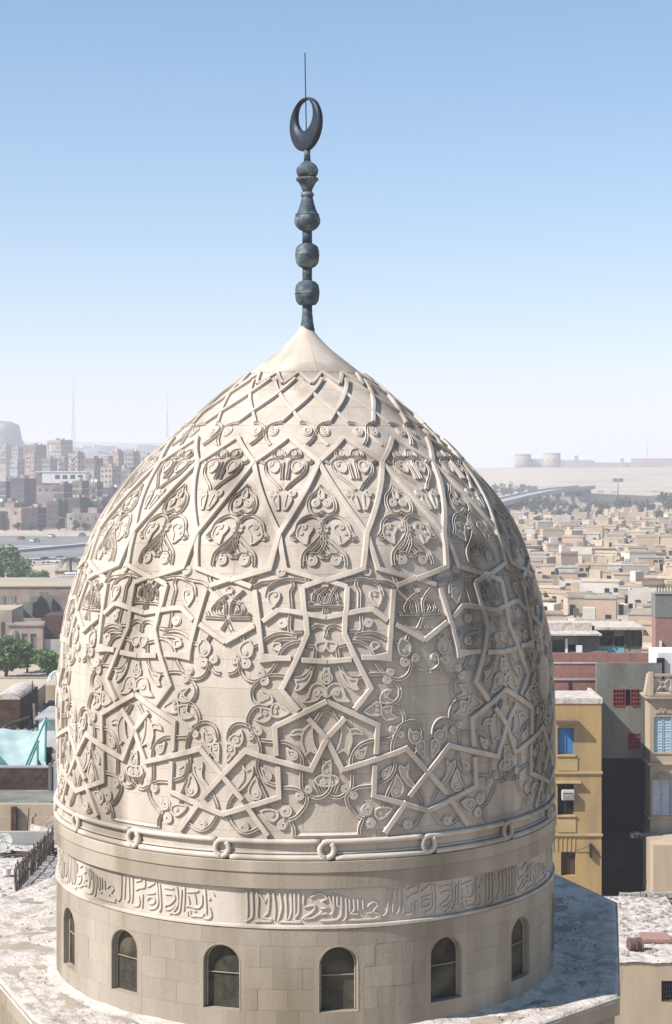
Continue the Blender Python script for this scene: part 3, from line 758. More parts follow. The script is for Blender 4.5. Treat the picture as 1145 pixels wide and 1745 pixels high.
SHADES = ['rose brick', 'sand coloured', 'grey beige', 'dusty brown', 'salmon', 'cream', 'dark brick', 'cement grey']
def city_block(px0, px1, ytop, d, mi, rz, label, ncol=4, nrow=4, white=False, group='apartment blocks beyond the road'):
    W = (px1-px0)/F*d; xc = X((px0+px1)/2, d); zt = Z(ytop, d); zg = HZ(xc, d)-3
    c, s_ = math.cos(R(abs(rz))), math.sin(R(abs(rz))); a = W*.62/c if rz else W; b = W*.38/max(s_, .2); b = min(b, a*1.6)
    root = empty('apartment_block', (xc, d, zg), R(rz)); tag(root, label, 'building', group)
    H = zt-zg
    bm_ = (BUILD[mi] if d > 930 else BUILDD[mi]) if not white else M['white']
    inst('wall', MB().box(-a/2, a/2, -b/2, b/2, 0, H).mesh('wall', bm_), root)
    mb = MB(); t = .25; ph = .9
    mb.box(-a/2-.05, a/2+.05, -b/2-.05, -b/2+t, H, H+ph); inst('parapet', mb.mesh('parapet', bm_), root)
    inst('parapet', MB().box(-a/2-.05, -a/2+t, -b/2+t, b/2, H, H+ph).mesh('parapet', bm_), root)
    inst('parapet', MB().box(a/2-t, a/2+.05, -b/2+t, b/2, H, H+ph).mesh('parapet', bm_), root)
    r_ = random.random()
    if r_ < .7: inst('stair_head', MB().box(-a*.3, -a*.3+min(4, a*.4), 0, min(3.5, b*.4), H, H+2.4).mesh('stair_head', BUILD[(mi+3) % 8]), root)
    if r_ > .4:
        for q in range(3): inst('column_stub', MB().box(a*(.1+.13*q), a*(.1+.13*q)+.35, -b*.3, -b*.3+.35, H, H+1.7).mesh('column_stub', M['concrete']), root)
    fh = min(3.3, H/(nrow+.3)) if nrow else 3
    ww = min(1.5, a/ncol*.5)
    for q in range(5):
        u, v, k = random.uniform(-.42, .42)*a, random.uniform(-.4, .4)*b, random.uniform(.3, .9)
        inst('roof_box', MB().box(u-k, u+k, v-k, v+k, H+.001, H+random.uniform(.8, 2.4)).mesh('roof_box', random.choice((M['white'], M['concrete'], BUILDD[1], BUILD[5]))), root)
    for r in range(nrow):
        z = H-fh*(r+1)+.6
        if z < 2: continue
        if mi % 3: inst('floor_band', MB().box(-a/2-.08, a/2+.08, -b/2-.08, b/2+.08, z-.75, z-.45).mesh('floor_band', M['concrete']), root)
        for q in range(ncol):
            if random.random() < .22: continue
            inst('window', win_mesh(ww, 1.5, M['winglass'], 'g'), root, (-a/2+a*(q+.5)/ncol, -b/2, z))
        nb = max(2, int(ncol*.7))
        for q in range(nb):
            if random.random() < .3: continue
            inst('window', win_mesh(ww, 1.5, M['winglass'], 'g'), root, (a/2, -b/2+b*(q+.5)/nb, z), R(90))
        if random.random() < .3 and mi % 2: inst('balcony', MB().box(-a*.3, a*.2, -b/2-1.1, -b/2-.002, z-.7, z+.3).mesh('balcony', BUILD[(mi+1) % 8]), root)
    return root
CB = [
 (-22,-2,762,1650,3,-35,'brown block cut by the left edge of the photo, below the grey mound'),
 (0,19,760,1560,1,-30,'narrow sandy block touching the left edge, directly under the grey mound'),
 (20,40,763,1500,4,-32,'salmon block between the grey mound and the long dark block'),
 (40,79,760,1430,6,-38,'wide dark block on the skyline left of the block with the white face'),
 (80,124,752,1400,5,-40,'tallest block on the left skyline, pale on its left and dark on its right face'),
 (17,41,785,1270,7,-35,'dim low block below the dark skyline block near the left edge'),
 (72,97,783,1240,2,-30,'grey beige block right above the white storey'),
 (44,70,776,1330,0,-34,'small rose block peeping between the skyline and the white storey'),
 (100,118,781,1290,3,-28,'thin dusty block left of the beige tower block'),
 (117,144,774,1200,1,-36,'beige tower block right of the white storey, under the tallest block'),
 (144,176,783,1180,6,-42,'long dark flank of a block right of the beige tower block'),
 (176,192,779,1220,4,-30,'slim salmon block right of the long dark flank'),
 (190,211,771,1290,0,-38,'rose block with a dark right side, topmost near the middle of the left city'),
 (212,238,771,1270,2,-32,'grey beige block next to the curve of the dome, upper row'),
 (238,262,777,1330,5,-32,'cream block half hidden by the dome, upper row'),
 (262,290,772,1450,7,-30,'grey block mostly hidden behind the dome shoulder'),
 (145,172,802,1090,7,-32,'cement block under the long dark flank'),
 (172,206,797,1060,1,-28,'broad sandy block with a flat face close to the dome, middle row'),
 (206,236,799,1040,6,-38,'dark brick block wedged against the dome, middle row'),
 (61,90,808,985,0,-20,'rose wall end block carrying the left end of the white storey'),
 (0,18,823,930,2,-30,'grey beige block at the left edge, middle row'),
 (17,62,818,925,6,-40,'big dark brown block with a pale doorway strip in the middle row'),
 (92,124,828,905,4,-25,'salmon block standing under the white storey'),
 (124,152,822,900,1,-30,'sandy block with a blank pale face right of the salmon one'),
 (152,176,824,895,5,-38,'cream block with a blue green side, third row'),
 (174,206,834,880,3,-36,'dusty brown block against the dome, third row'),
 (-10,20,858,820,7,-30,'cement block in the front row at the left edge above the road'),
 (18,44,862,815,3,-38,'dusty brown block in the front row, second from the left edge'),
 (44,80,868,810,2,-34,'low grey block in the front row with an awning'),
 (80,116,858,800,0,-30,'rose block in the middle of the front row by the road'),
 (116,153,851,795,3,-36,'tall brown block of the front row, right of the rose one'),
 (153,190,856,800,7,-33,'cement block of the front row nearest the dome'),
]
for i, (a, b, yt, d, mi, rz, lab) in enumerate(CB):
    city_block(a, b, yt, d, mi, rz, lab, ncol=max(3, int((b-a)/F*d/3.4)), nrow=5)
flr = random.Random(21)
for i in range(22):
    px = flr.uniform(-10, 215); d = flr.uniform(770, 1000); w2 = flr.uniform(4, 9); hh_ = flr.uniform(5, 11); xx = X(px, d); root = empty('walk_up_house', (xx, d, 0), R(flr.uniform(-45, -15)))
    tag(root, '%s low house wedged among the left city blocks, %s from the left' % (('grey','brown','cream','rose')[i % 4], ('first second third fourth fifth sixth seventh eighth ninth tenth eleventh twelfth thirteenth fourteenth fifteenth sixteenth seventeenth eighteenth nineteenth twentieth twenty-first twenty-second'.split())[i]), 'house', 'low houses among the blocks')
    inst('wall', MB().box(-w2, w2, -w2*.7, w2*.7, -1, hh_).mesh('wall', (BUILDD if flr.random() < .6 else BUILD)[flr.randrange(8)]), root); inst('roof_room', MB().box(-w2*.8, -w2*.1, 0, w2*.6, hh_, hh_+2.3).mesh('roof_room', BUILD[flr.randrange(8)]), root)
    for q in range(3): inst('window', win_mesh(1.2, 1.4, M['winglass'], 'g'), root, (-w2*.6+w2*.6*q, -w2*.7, hh_-3))
# white storey building
d = 960.0; xa_, xb_ = X(62, d), X(145, d); zt_ = Z(803, d); r0 = empty('white_storey_building', ((xa_+xb_)/2, d, 0)); tag(r0, 'long low building with a bright white top storey and a row of dark windows', 'building')
part0 = lambda nm, q, m_: (lambda o: setattr(o, 'location', (-r0.location.x, -d, 0)))(inst(nm, MB().box(*q).mesh(nm, m_), r0))
part0('wall', (xa_, xb_, d, d+12, 0, zt_-6.5), BUILD[4]); part0('upper_storey', (xa_+3.2, xb_+.3, d-.5, d+11, zt_-6.499, zt_-.5), M['white']); part0('stair_wall', (xa_, xa_+3.19, d-.3, d+11, zt_-6.499, zt_-1), BUILD[0])
part0('roof', (xa_-.3, xb_+.6, d-.9, d+11.4, zt_-.499, zt_), M['white'])
for q in range(4): inst('window', win_mesh(2.6, 2.2, M['winglass'], 'g'), r0, (X(98+13*q, d)-r0.location.x, -.5, zt_-4.2))
for q in range(7): inst('window', win_mesh(1.3, 1.5, M['winglass'], 'g'), r0, (X(68+11*q, d)-r0.location.x, 0, zt_-11))
ORD0 = 'first second third fourth fifth sixth seventh eighth ninth tenth eleventh twelfth thirteenth fourteenth fifteenth sixteenth seventeenth eighteenth nineteenth twentieth twenty-first twenty-second twenty-third twenty-fourth twenty-fifth twenty-sixth'.split()
for i in range(26):
    px = random.uniform(-10, 300); d = random.uniform(1550, 2500); yt = 795-((HZ(X(px, d), d)+random.uniform(7, 14))-28)/d*F
    xx = X(px, d); wd = random.uniform(10, 26); z0 = HZ(xx, d)-2
    root = empty('distant_house', (xx, d, z0), R(random.uniform(-40, -15)))
    tag(root, '%s faint hazy house far behind the left city, %s counted outward over the slope' % (('pale','dull','grey')[i % 3], ORD0[i]), 'building', 'hazy houses on the far left slope')
    inst('wall', MB().box(-wd/2, wd/2, -wd*.4, wd*.4, 0, random.uniform(9, 15)).mesh('wall', random.choice(BUILD)), root)
    inst('roof', MB().box(-wd/2-.3, wd/2+.3, -wd*.4-.3, wd*.4+.3, root.children[0].data.vertices[4].co.z, root.children[0].data.vertices[4].co.z+.6).mesh('roof', M['concrete']), root)

# far rock mound and hill settlement
mb = MB(); vs = []; n = 40; cxm, dm = X(-6, 2300), 2300; z0 = HZ(cxm, dm)-4
lev = [(37,0),(35,20),(35,38),(33,56),(31,68),(27,76),(16,81),(.5,82)]
for r_, z_ in lev:
    for k in range(n):
        a = 2*math.pi*k/n; q = 1+.30*noise.noise(Vector((math.cos(a)*2.1, math.sin(a)*2.1, z_*.07)))+.22*noise.noise(Vector((math.cos(a)*7, math.sin(a)*7, z_*.2)))
        vs.append((cxm+r_*q*math.cos(a), dm+r_*q*math.sin(a), z0+z_))
mb.add(vs, [(i*n+k, i*n+(k+1) % n, (i+1)*n+(k+1) % n, (i+1)*n+k) for i in range(len(lev)-1) for k in range(n)])
o = mb.build('rock_mound', M['darkcloth'], smooth=True); tag(o, kind='structure')

rdg = MB(); vs = []; rnx, rny = 90, 10
for j in range(rny+1):
    for i in range(rnx+1):
        x = -1500+1420*i/rnx; y = 2350+90*j; u = j/rny; e = min(1, (-80-x)/90.0+.02)
        vs.append((x, y, -3+(18+48*(u**.8)+4*noise.noise(Vector((x*.012, y*.01, 4)))+1.5*noise.noise(Vector((x*.06, y*.03, 8))))*max(0, e)))
rdg.add(vs, [(j*(rnx+1)+i, j*(rnx+1)+i+1, (j+1)*(rnx+1)+i+1, (j+1)*(rnx+1)+i) for j in range(rny) for i in range(rnx)])
tag(rdg.build('dark_ridge', M['darkcloth'], smooth=True), kind='structure')
twn = MB(); r_t = random.Random(31)
for i in range(620):
    k = r_t.randrange(len(vs)); x, y, z = vs[k]; 
    if x > -150 or x < -900: continue
    x += r_t.uniform(-8, 8); q = r_t.uniform(4, 11); twn.box(x-q, x+q, y-6, y+6, z-6, z+r_t.uniform(1, 7))
tag(twn.build('ridge_town', BUILD[2]), kind='stuff')
def mast(px, ytop, ybase, d, wb, label):
    x = X(px, d); z0 = min(Z(ybase, d), HZ(x, d)); z1 = Z(ytop, d); root = empty('lattice_mast', (x, d, z0)); tag(root, label, 'mast')
    ns = 14
    cor = [(-1,-1),(1,-1),(1,1),(-1,1)]
    def at(c, u): k = wb/2*(1-u)**1.3+.25; return (c[0]*k, c[1]*k, (z1-z0)*u*.82)
    for c in cor:
        mb = MB(); mb.tube([at(c, i/ns) for i in range(ns+1)], .16, 4); inst('leg', mb.mesh('leg', M['metal']), root)
    mb = MB()
    for i in range(ns):
        for c, e in zip(cor, cor[1:]+cor[:1]): mb.tube([at(c, i/ns), at(e, (i+1)/ns)], .09, 3); mb.tube([at(c, i/ns), at(e, i/ns)], .09, 3)
    o = inst('bracing', mb.mesh('bracing', M['metal']), root); o['kind'] = 'stuff'
    inst('antenna', MB().tube([(0,0,(z1-z0)*.82), (0,0,z1-z0)], .22, 5).mesh('antenna', M['metal']), root)
mast(125, 640, 757, 1800, 7, 'tall faint lattice mast rising from the left skyline above the tallest block')
mast(285, 672, 750, 1800, 5, 'shorter faint mast just left of the dome shoulder')
mast(1103, 748, 784, 2450, 4, 'radio mast on the right skyline behind the long fortress wall')

# ---- citadel
def citadel_tower(px, rpx, yt, label):
    d = 2300; x = X(px, d); r_ = rpx/F*d; z0 = HZ(x, d)-3; zt = Z(yt, d); H = zt-z0
    root = empty('fortress_tower', (x, d, z0)); tag(root, label, 'tower', 'round towers of the hill fortress')
    inst('shaft', MB().lathe([(r_*1.03,0),(r_,H*.5),(r_*.99,H-1.5)], n=40).mesh('shaft', M['citadel'], True), root)
    inst('parapet', MB().lathe([(r_*1.02,H-1.5),(r_*1.03,H),(r_*.93,H),(r_*.93,H-1)], n=40).mesh('parapet', M['citadel']), root)
    for k in range(9): inst('loophole', MB().box(-.5,.5,-.3,.3,0,2.4).mesh('loophole', M['winglass']), root, (r_*1.0*math.sin(k*.7-2), -r_*1.0*math.cos(k*.7-2), H*.55), k*.7-2)
citadel_tower(891, 14, 774, 'left round fortress tower, smaller, on the hazy sandy hill')
citadel_tower(940, 15, 772, 'right round fortress tower, larger, joined to the dark curtain wall')
def cwall(px0, px1, yt, d, label, rz=0):
    x0, x1 = X(px0, d), X(px1, d); z0 = HZ((x0+x1)/2, d)-6; z1 = Z(yt, d)
    root = empty('fortress_wall', ((x0+x1)/2, d, z0)); tag(root, label, 'wall', 'curtain walls of the hill fortress')
    L_ = (x1-x0)/2
    inst('curtain', MB().box(-L_, L_, -2, 2, 0, z1-z0).mesh('curtain', M['citadel']), root)
    m_ = MB().box(-1,1,-2.1,-.8,0,1.3).mesh('merlon', M['citadel'])
    for k in range(int(L_*2/4)): inst('merlon', m_, root, (-L_+2+4*k, 0, z1-z0))
cwall(878, 930, 783, 2310, 'pale curtain wall between the two round towers')
cwall(953, 1013, 785, 2330, 'bluish curtain wall running right from the larger round tower')
cwall(1013, 1078, 789, 2360, 'low pale wall in the middle of the hilltop')
cwall(1075, 1190, 782, 2340, 'long dark fortress wall at the right edge of the skyline')
for px, yt, lab in ((982, 777, 'thin stone turret above the curtain wall right of the round towers'), (1060, 782, 'small pale hut on the hilltop left of the long wall')):
    x = X(px, 2345); z0 = HZ(x, 2345)-2; z1 = Z(yt, 2345); root = empty('turret', (x, 2345, z0)); tag(root, lab, 'turret')
    inst('shaft', MB().box(-2.4,2.4,-2.4,2.4,0,z1-z0).mesh('shaft', M['citadel']), root); inst('cap', MB().box(-2.9,2.9,-2.9,2.9,z1-z0,z1-z0+.8, .8).mesh('cap', M['citadel']), root)

# ---- overpass
def overpass():
    pts = [(830,860,960),(850,855,990),(880,848,1040),(915,840,1100),(950,834,1160),(1000,829.5,1245)]
    P = [Vector((X(a, d), d, Z(y, d))) for a, y, d in pts]
    root = empty('overpass', P[0]); tag(root, 'long grey road overpass on dark piers climbing to the right below the fortress hill', 'bridge')
    def strip(off0, off1, za, zb):
        mb = MB(); vs = []
        for i, p in enumerate(P):
            t = (P[min(i+1, len(P)-1)]-P[max(i-1, 0)]).normalized(); s_ = Vector((t.y, -t.x, 0)).normalized()
            for o_, z_ in ((off0,za),(off1,za),(off1,zb),(off0,zb)): q = p+s_*o_; vs.append((q.x, q.y, q.z+z_))
        n = len(P); fs = [(i*4+k, i*4+(k+1) % 4, (i+1)*4+(k+1) % 4, (i+1)*4+k) for i in range(n-1) for k in range(4)]+[(0,1,2,3), (n*4-4,n*4-1,n*4-2,n*4-3)]
        return mb.add(vs, fs)
    part(strip(-6, 6, -1.6, 0), 'deck', M['concrete'], root)
    part(strip(5.6, 6.01, .003, 1.0), 'parapet', M['concrete'], root); part(strip(-6.01, -5.6, .003, 1.0), 'parapet', M['concrete'], root)
    for i in range(len(P)-1):
        for u in (.0, .5):
            q = P[i].lerp(P[i+1], u); zg = HZ(q.x, q.y)-1
            if q.z-1.7 > zg+1.5: part(bx(q.x-1.1, q.x+1.1, q.y-3, q.y+3, zg, q.z-1.6), 'pier', M['greyp'], root)
overpass()
xe_ = X(999, 1244); ab = empty('bridge_abutment', (xe_, 1244, 0)); tag(ab, 'pale solid abutment under the right hand end of the overpass', 'abutment'); part(bx(xe_-3, xe_+2.5, 1238, 1251, -1, Z(829.5,1245)-1.62), 'block', M['concrete'], ab); part(bx(xe_+1.9, xe_+2.8, 1237, 1252, Z(829.5,1245)-1.6, Z(829.5,1245)+1.1), 'end_wall', M['concrete'], ab)
xq = X(1001, 1246); rt = empty('road_embankment', (xq, 1246, 0)); tag(rt, 'low stone embankment and wall running right from the end of the overpass', 'embankment')
part(MB().add([(xq,1240,-1),(xq,1255,-1),(xq,1255,Z(842,1246)),(xq,1240,Z(842,1246)),(xq+75,1330,-1),(xq+75,1345,-1),(xq+75,1345,Z(848,1330)),(xq+75,1330,Z(848,1330))], [(0,3,2,1),(4,5,6,7),(0,4,7,3),(1,2,6,5),(3,7,6,2),(0,1,5,4)]), 'bank', TOMB[2], rt)
part(MB().tube([(xq,1239,Z(841,1246)),(xq+75,1329,Z(847,1330))], .4, 4), 'parapet', M['concrete'], rt)
d = 1225; x0, x1 = X(938, d), X(997, d); root = empty('depot_building', (x0, d, 0)); tag(root, 'long pale building with square dark openings under the raised end of the overpass', 'building')
zt = Z(835, d); part(bx(x0, x1, d, d+9, -1, zt), 'wall', BUILD[5], root)
for a, b in ((941,947),(950,956),(962,974),(980,993)): part(bx(X(a,d), X(b,d), d-.15, d, Z(846,d), Z(838,d)), 'opening', M['winglass'], root)
d = 1100; x = X(1053, d); root = empty('floodlight_pole', (x, d, 0)); tag(root, 'tall pole with two square floodlight racks right of the overpass', 'floodlight')
part(MB().tube([(x,d,0),(x,d,Z(816,d))], .28, 6), 'pole', M['rust'], root)
part(bx(x-3.2,x-.5,d-.3,d,Z(821.5,d),Z(815,d)), 'lamp_rack', M['greyp'], root); part(bx(x+.5,x+3.2,d-.3,d,Z(821.5,d),Z(815,d)), 'lamp_rack', M['greyp'], root)

# ---- vegetation
ordn0 = 'first second third fourth fifth sixth seventh'.split()
def foliage(mb, c, rx, ry, rz_, n, s, seed=0):
    """leaf clumps through several uneven lobes"""
    rnd = random.Random(seed); lobes = []
    for _ in range(9):
        v = Vector((rnd.gauss(0,1), rnd.gauss(0,1), rnd.gauss(0,1))).normalized()*rnd.uniform(.25, .68)
        lobes.append((v, rnd.uniform(.28, .5)))
    for i in range(n):
        v, lr = rnd.choice(lobes); q = Vector((rnd.gauss(0,1), rnd.gauss(0,1), rnd.gauss(0,1))).normalized()*lr*(rnd.random()**.35)
        p = v+q; p = Vector((c[0]+p.x*rx, c[1]+p.y*ry, c[2]+p.z*rz_))
        a = Vector((rnd.gauss(0,1), rnd.gauss(0,1), rnd.gauss(0,.6))).normalized(); b = a.cross(Vector((rnd.gauss(0,1), rnd.gauss(0,1), rnd.gauss(0,1)))).normalized()
        k = s*rnd.uniform(.6, 1.3)
        mb.add([p-a*k, p+b*k*.5, p+a*k, p-b*k*.5], [(0,1,2,3)])
def tree(px, pyc, rpx, d, label, group, n=900, leafm='leaf', squash=.8, name='leafy_tree', s=None, zg=None):
    x = X(px, d); zc = Z(pyc, d); r_ = rpx/F*d; g = HZ(x, d) if zg is None else zg
    if zc-r_*.5 < g: zc = g+r_*.6
    hgt = zc-g; rzz = r_*squash*1.1
    if leafm == 'leafd' and d > 700: rzz = max(rzz, hgt*.55); zc = g+rzz*1.05; hgt = 0
    if hgt > rzz*1.25: rzz = min(rzz*1.5, hgt*.8); zc = g+max(rzz*1.05, hgt*.86)
    root = empty(name, (x, d, g)); tag(root, label, 'tree', group)
    mb = MB(); foliage(mb, (0,0,zc-g), r_*1.15, r_*1.15, rzz, n, s or r_*.10, seed=int(px*7+pyc*13)); inst('crown', mb.mesh('crown', M[leafm]), root)
    mb = MB(); h = zc-g; mb.tube([(0,0,-.5),(r_*.03,0,h*.5),(0,0,h)], max(.12, r_*.09), 6, r1=r_*.04)
    for k in range(4): a = k*1.7; mb.tube([(0,0,h*.55),(r_*.3*math.cos(a), r_*.3*math.sin(a), h*.55+r_*.4),(r_*.6*math.cos(a), r_*.6*math.sin(a), h*.6+r_*.7)], max(.06, r_*.045), 5, r1=.03)
    inst('trunk', mb.mesh('trunk', M['bark']), root)
tree(4, 957, 44, 425, 'dark rounded tree at the left edge, highest beside the road', 'trees by the road', 3200)
tree(34, 968, 34, 420, 'bushy green tree right of the dark rounded one, below the road', 'trees by the road', 2600)
tree(60, 980, 21, 415, 'smallest of the trees below the road, nearest the palm', 'trees by the road', 1500)
tree(-28, 968, 30, 422, 'tree cut by the left edge below the road', 'trees by the road', 1200)
tree(10, 1116, 42, 234, 'bright green tree at the left edge in front of the two window house', 'trees behind the flat roofs', 3400)
tree(46, 1124, 27, 240, 'low green bush between the bright tree and the dusty one', 'trees behind the flat roofs', 1800)
tree(80, 1120, 36, 232, 'dusty green spreading tree against the dome, above the white dish', 'trees behind the flat roofs', 3000, squash=.75)
tree(112, 1130, 20, 244, 'tree half hidden behind the dome left edge', 'trees behind the flat roofs', 900)
for i, (px, py, r_, d, lab) in enumerate([
 (843,822,10,1450,'hazy tree clump touching the dome under the fortress hill'),(858,826,13,1400,'dark upright tree nearest the dome at the overpass'),(872,821,10,1420,'round tree behind the overpass, second from the dome'),
 (888,822,11,1450,'grey green tree beside the sandy slope'),(906,824,12,1430,'last and widest tree on the sandy slope above the overpass'),
 (872,862,12,1010,'tree under the low end of the overpass'),(893,858,13,1030,'tree before the middle overpass piers'),(912,860,14,1020,'leafy tree growing in front of the overpass, centre'),
 (938,857,13,1040,'tree before the pale depot building'),(960,856,9,1060,'small tree at the right of the depot openings'),(905,876,9,960,'bush just below the overpass trees'),
 (968,882,9,930,'tree among tomb houses, left of the middle grove'),(981,874,12,940,'tallest tree of the middle grove'),(992,888,10,900,'tree at the foot of the middle grove'),(950,893,10,890,'dusty bush left of the middle grove foot'),
 (1008,868,12,1000,'tree right of the middle grove'),(1028,866,11,1010,'second tree right of the grove'),(1062,862,14,1040,'long bushy hedge tree below the floodlight pole'),(1090,862,10,1050,'small tree right of the hedge tree'),
 (1108,868,11,1000,'tree near the right edge below the low white houses'),(1140,862,16,1020,'tree cut by the right edge under the hill'),(1095,888,9,930,'lone bush in front of the right tree row'),(1020,893,8,900,'lone bush under the second tree'),
 (915,905,10,840,'wide low bush close to the dome flank'),(1000,905,8,830,'bush between sandy tombs, centre right'),(1125,895,9,880,'bush near the right edge among tombs')]):
    r_ *= (1.45 if 840 < py < 900 else 1.0)
    tree(px, py, r_, d, lab, 'trees around the overpass and tombs', 420, leafm='leafd', squash=.8, s=r_/F*d*.16)
tag(None, None) if False else None
for i, (px, py, r_) in enumerate(((30,903,8),(52,906,6),(100,905,9),(128,902,10),(146,899,9),(8,910,7),(70,912,6))):
    tree(px, py, r_, 775-i*3, '%s dark street tree at the foot of the left city, counted along the row' % ordn0[i], 'street trees below the left city', 300, leafm='leafd', s=.5)
# palm
def palm(px, py, d, label):
    x = X(px, d); zc = Z(py, d); g = HZ(x, d); root = empty('palm_tree', (x, d, g)); tag(root, label, 'palm tree')
    h = zc-g; inst('trunk', MB().tube([(0,0,-.3),(.12,0,h*.4),(.05,0,h*.8),(0,0,h)], .34, 8, r1=.26).mesh('trunk', M['bark']), root)
    for k in range(20):
        a = k*2.4; el = .2+.9*((k*7) % 20)/20; L_ = 4.0; mb = MB(); pts = []
        for i in range(8):
            u = i/7; pts.append(Vector((math.cos(a)*L_*u*math.cos(el*.6), math.sin(a)*L_*u*math.cos(el*.6), L_*(u*math.sin(el)-1.05*u*u*1.0))))
        s_ = Vector((-math.sin(a), math.cos(a), 0))
        for i in range(7):
            for q in (-1, 1):
                for v in (0, .5):
                    p = pts[i].lerp(pts[i+1], v); t = (pts[i+1]-pts[i]); e = p+s_*q*.75*(1-.5*i/7)+t*.8+Vector((0,0,-.25)); mb.add([p, p+t*.28, e], [(0,1,2)])
        o = inst('frond', mb.mesh('frond', M['leafd']), root, (0, 0, h))
palm(120, 953, 432, 'feathery date palm left of the dome, above the pink ruined wall')

# ---- road strip and parked cars on the left
d0, d1 = 535, 705
mb = MB(); mb.add([(-260,d0,.25),(60,d0,.25),(60,d1,.25),(-260,d1,.25)], [(0,1,2,3)]); tag(mb.build('road', M['asphalt']), kind='structure')
mb = MB(); mb.add([(-260,600,.254),(60,625,.254),(60,632,.254),(-260,606,.254)], [(0,1,2,3)]); tag(mb.build('road_median', M['concrete']), kind='structure')
for (xa, ya, xb, yb, lab) in ((-125, 505, -78, 640, 'pale retaining kerb wall running away beside the left road'), (-110, 508, -60, 520, 'low pale wall crossing the foot of the road')):
    a, b = Vector((xa, ya, 0)), Vector((xb, yb, 0)); t = (b-a).normalized(); n_ = Vector((t.y, -t.x, 0))*.6
    root = empty('road_wall', a); tag(root, lab, 'wall')
    part(MB().prism([(a.x-n_.x, a.y-n_.y), (a.x+n_.x, a.y+n_.y), (b.x+n_.x, b.y+n_.y), (b.x-n_.x, b.y-n_.y)], 0, 1.1), 'wall_body', M['concrete'], root)
    part(MB().prism([(a.x-n_.x*1.3, a.y-n_.y*1.3), (a.x+n_.x*1.3, a.y+n_.y*1.3), (b.x+n_.x*1.3, b.y+n_.y*1.3), (b.x-n_.x*1.3, b.y-n_.y*1.3)], 1.1, 1.3), 'coping', M['white'], root)
CARC = [mat('car_paint_%d' % i, c, rough=.3) for i, c in enumerate([(.6,.6,.6),(.05,.07,.15),(.35,.05,.04),(.7,.68,.6),(.12,.13,.14)])]
def car(px, py, m, rz, label):
    d = 28*F/(py-795); x = X(px, d); root = empty('parked_car', (x, d, .25), R(rz)); tag(root, label, 'car', 'cars parked by the left road')
    inst('body', MB().extr([(-2.1,.35),(2.1,.35),(2.15,.75),(1.9,.9),(1.1,.95),(-1.9,.95),(-2.15,.8)], -.85, .85).mesh('body', m), root)
    inst('cabin', MB().extr([(-1.6,.951),(.95,.951),(.45,1.42),(-1.2,1.42)], -.76, .76).mesh('cabin', M['winglass']), root)
    inst('roof', MB().box(-1.15,.42,-.7,.7,1.42,1.47).mesh('roof', m), root)
    for sx in (-1.3, 1.3):
        for sy in (-.86, .86): inst('wheel', MB().tube([(sx, sy-.1, .32), (sx, sy+.1, .32)], .32, 10).mesh('wheel', M['rod']), root)
for a in ((66,962,CARC[0],10,'silver car parked left in the row above the palm'),(78,959,CARC[1],20,'dark blue car second in the row above the palm'),(91,961,CARC[3],-5,'cream car third in the row above the palm'),(104,957,CARC[4],15,'black car parked nearest the palm crown'),
          (60,925,CARC[0],60,'pale car on the upper road near the front row of blocks'),(88,917,CARC[3],80,'cream car at the kerb under the rose block'),(140,915,CARC[4],80,'black car on the upper road nearest the dome'),(36,921,CARC[2],80,'red car at the far left of the upper road')): car(*a)
d = 640; x = X(112, d); root = empty('street_lamp', (x, d, .25)); tag(root, 'thin street lamp standing on the left road', 'street lamp')
part(MB().tube([(x,d,.25),(x,d,9)], .12, 6), 'pole', M['metal'], root); part(MB().tube([(x,d,9),(x-.9,d,9.4),(x-1.8,d,9.3)], .08, 5), 'arm', M['metal'], root); part(bx(x-2.6,x-1.8,d-.15,d+.15,9.2,9.38), 'lamp_head', M['white'], root)

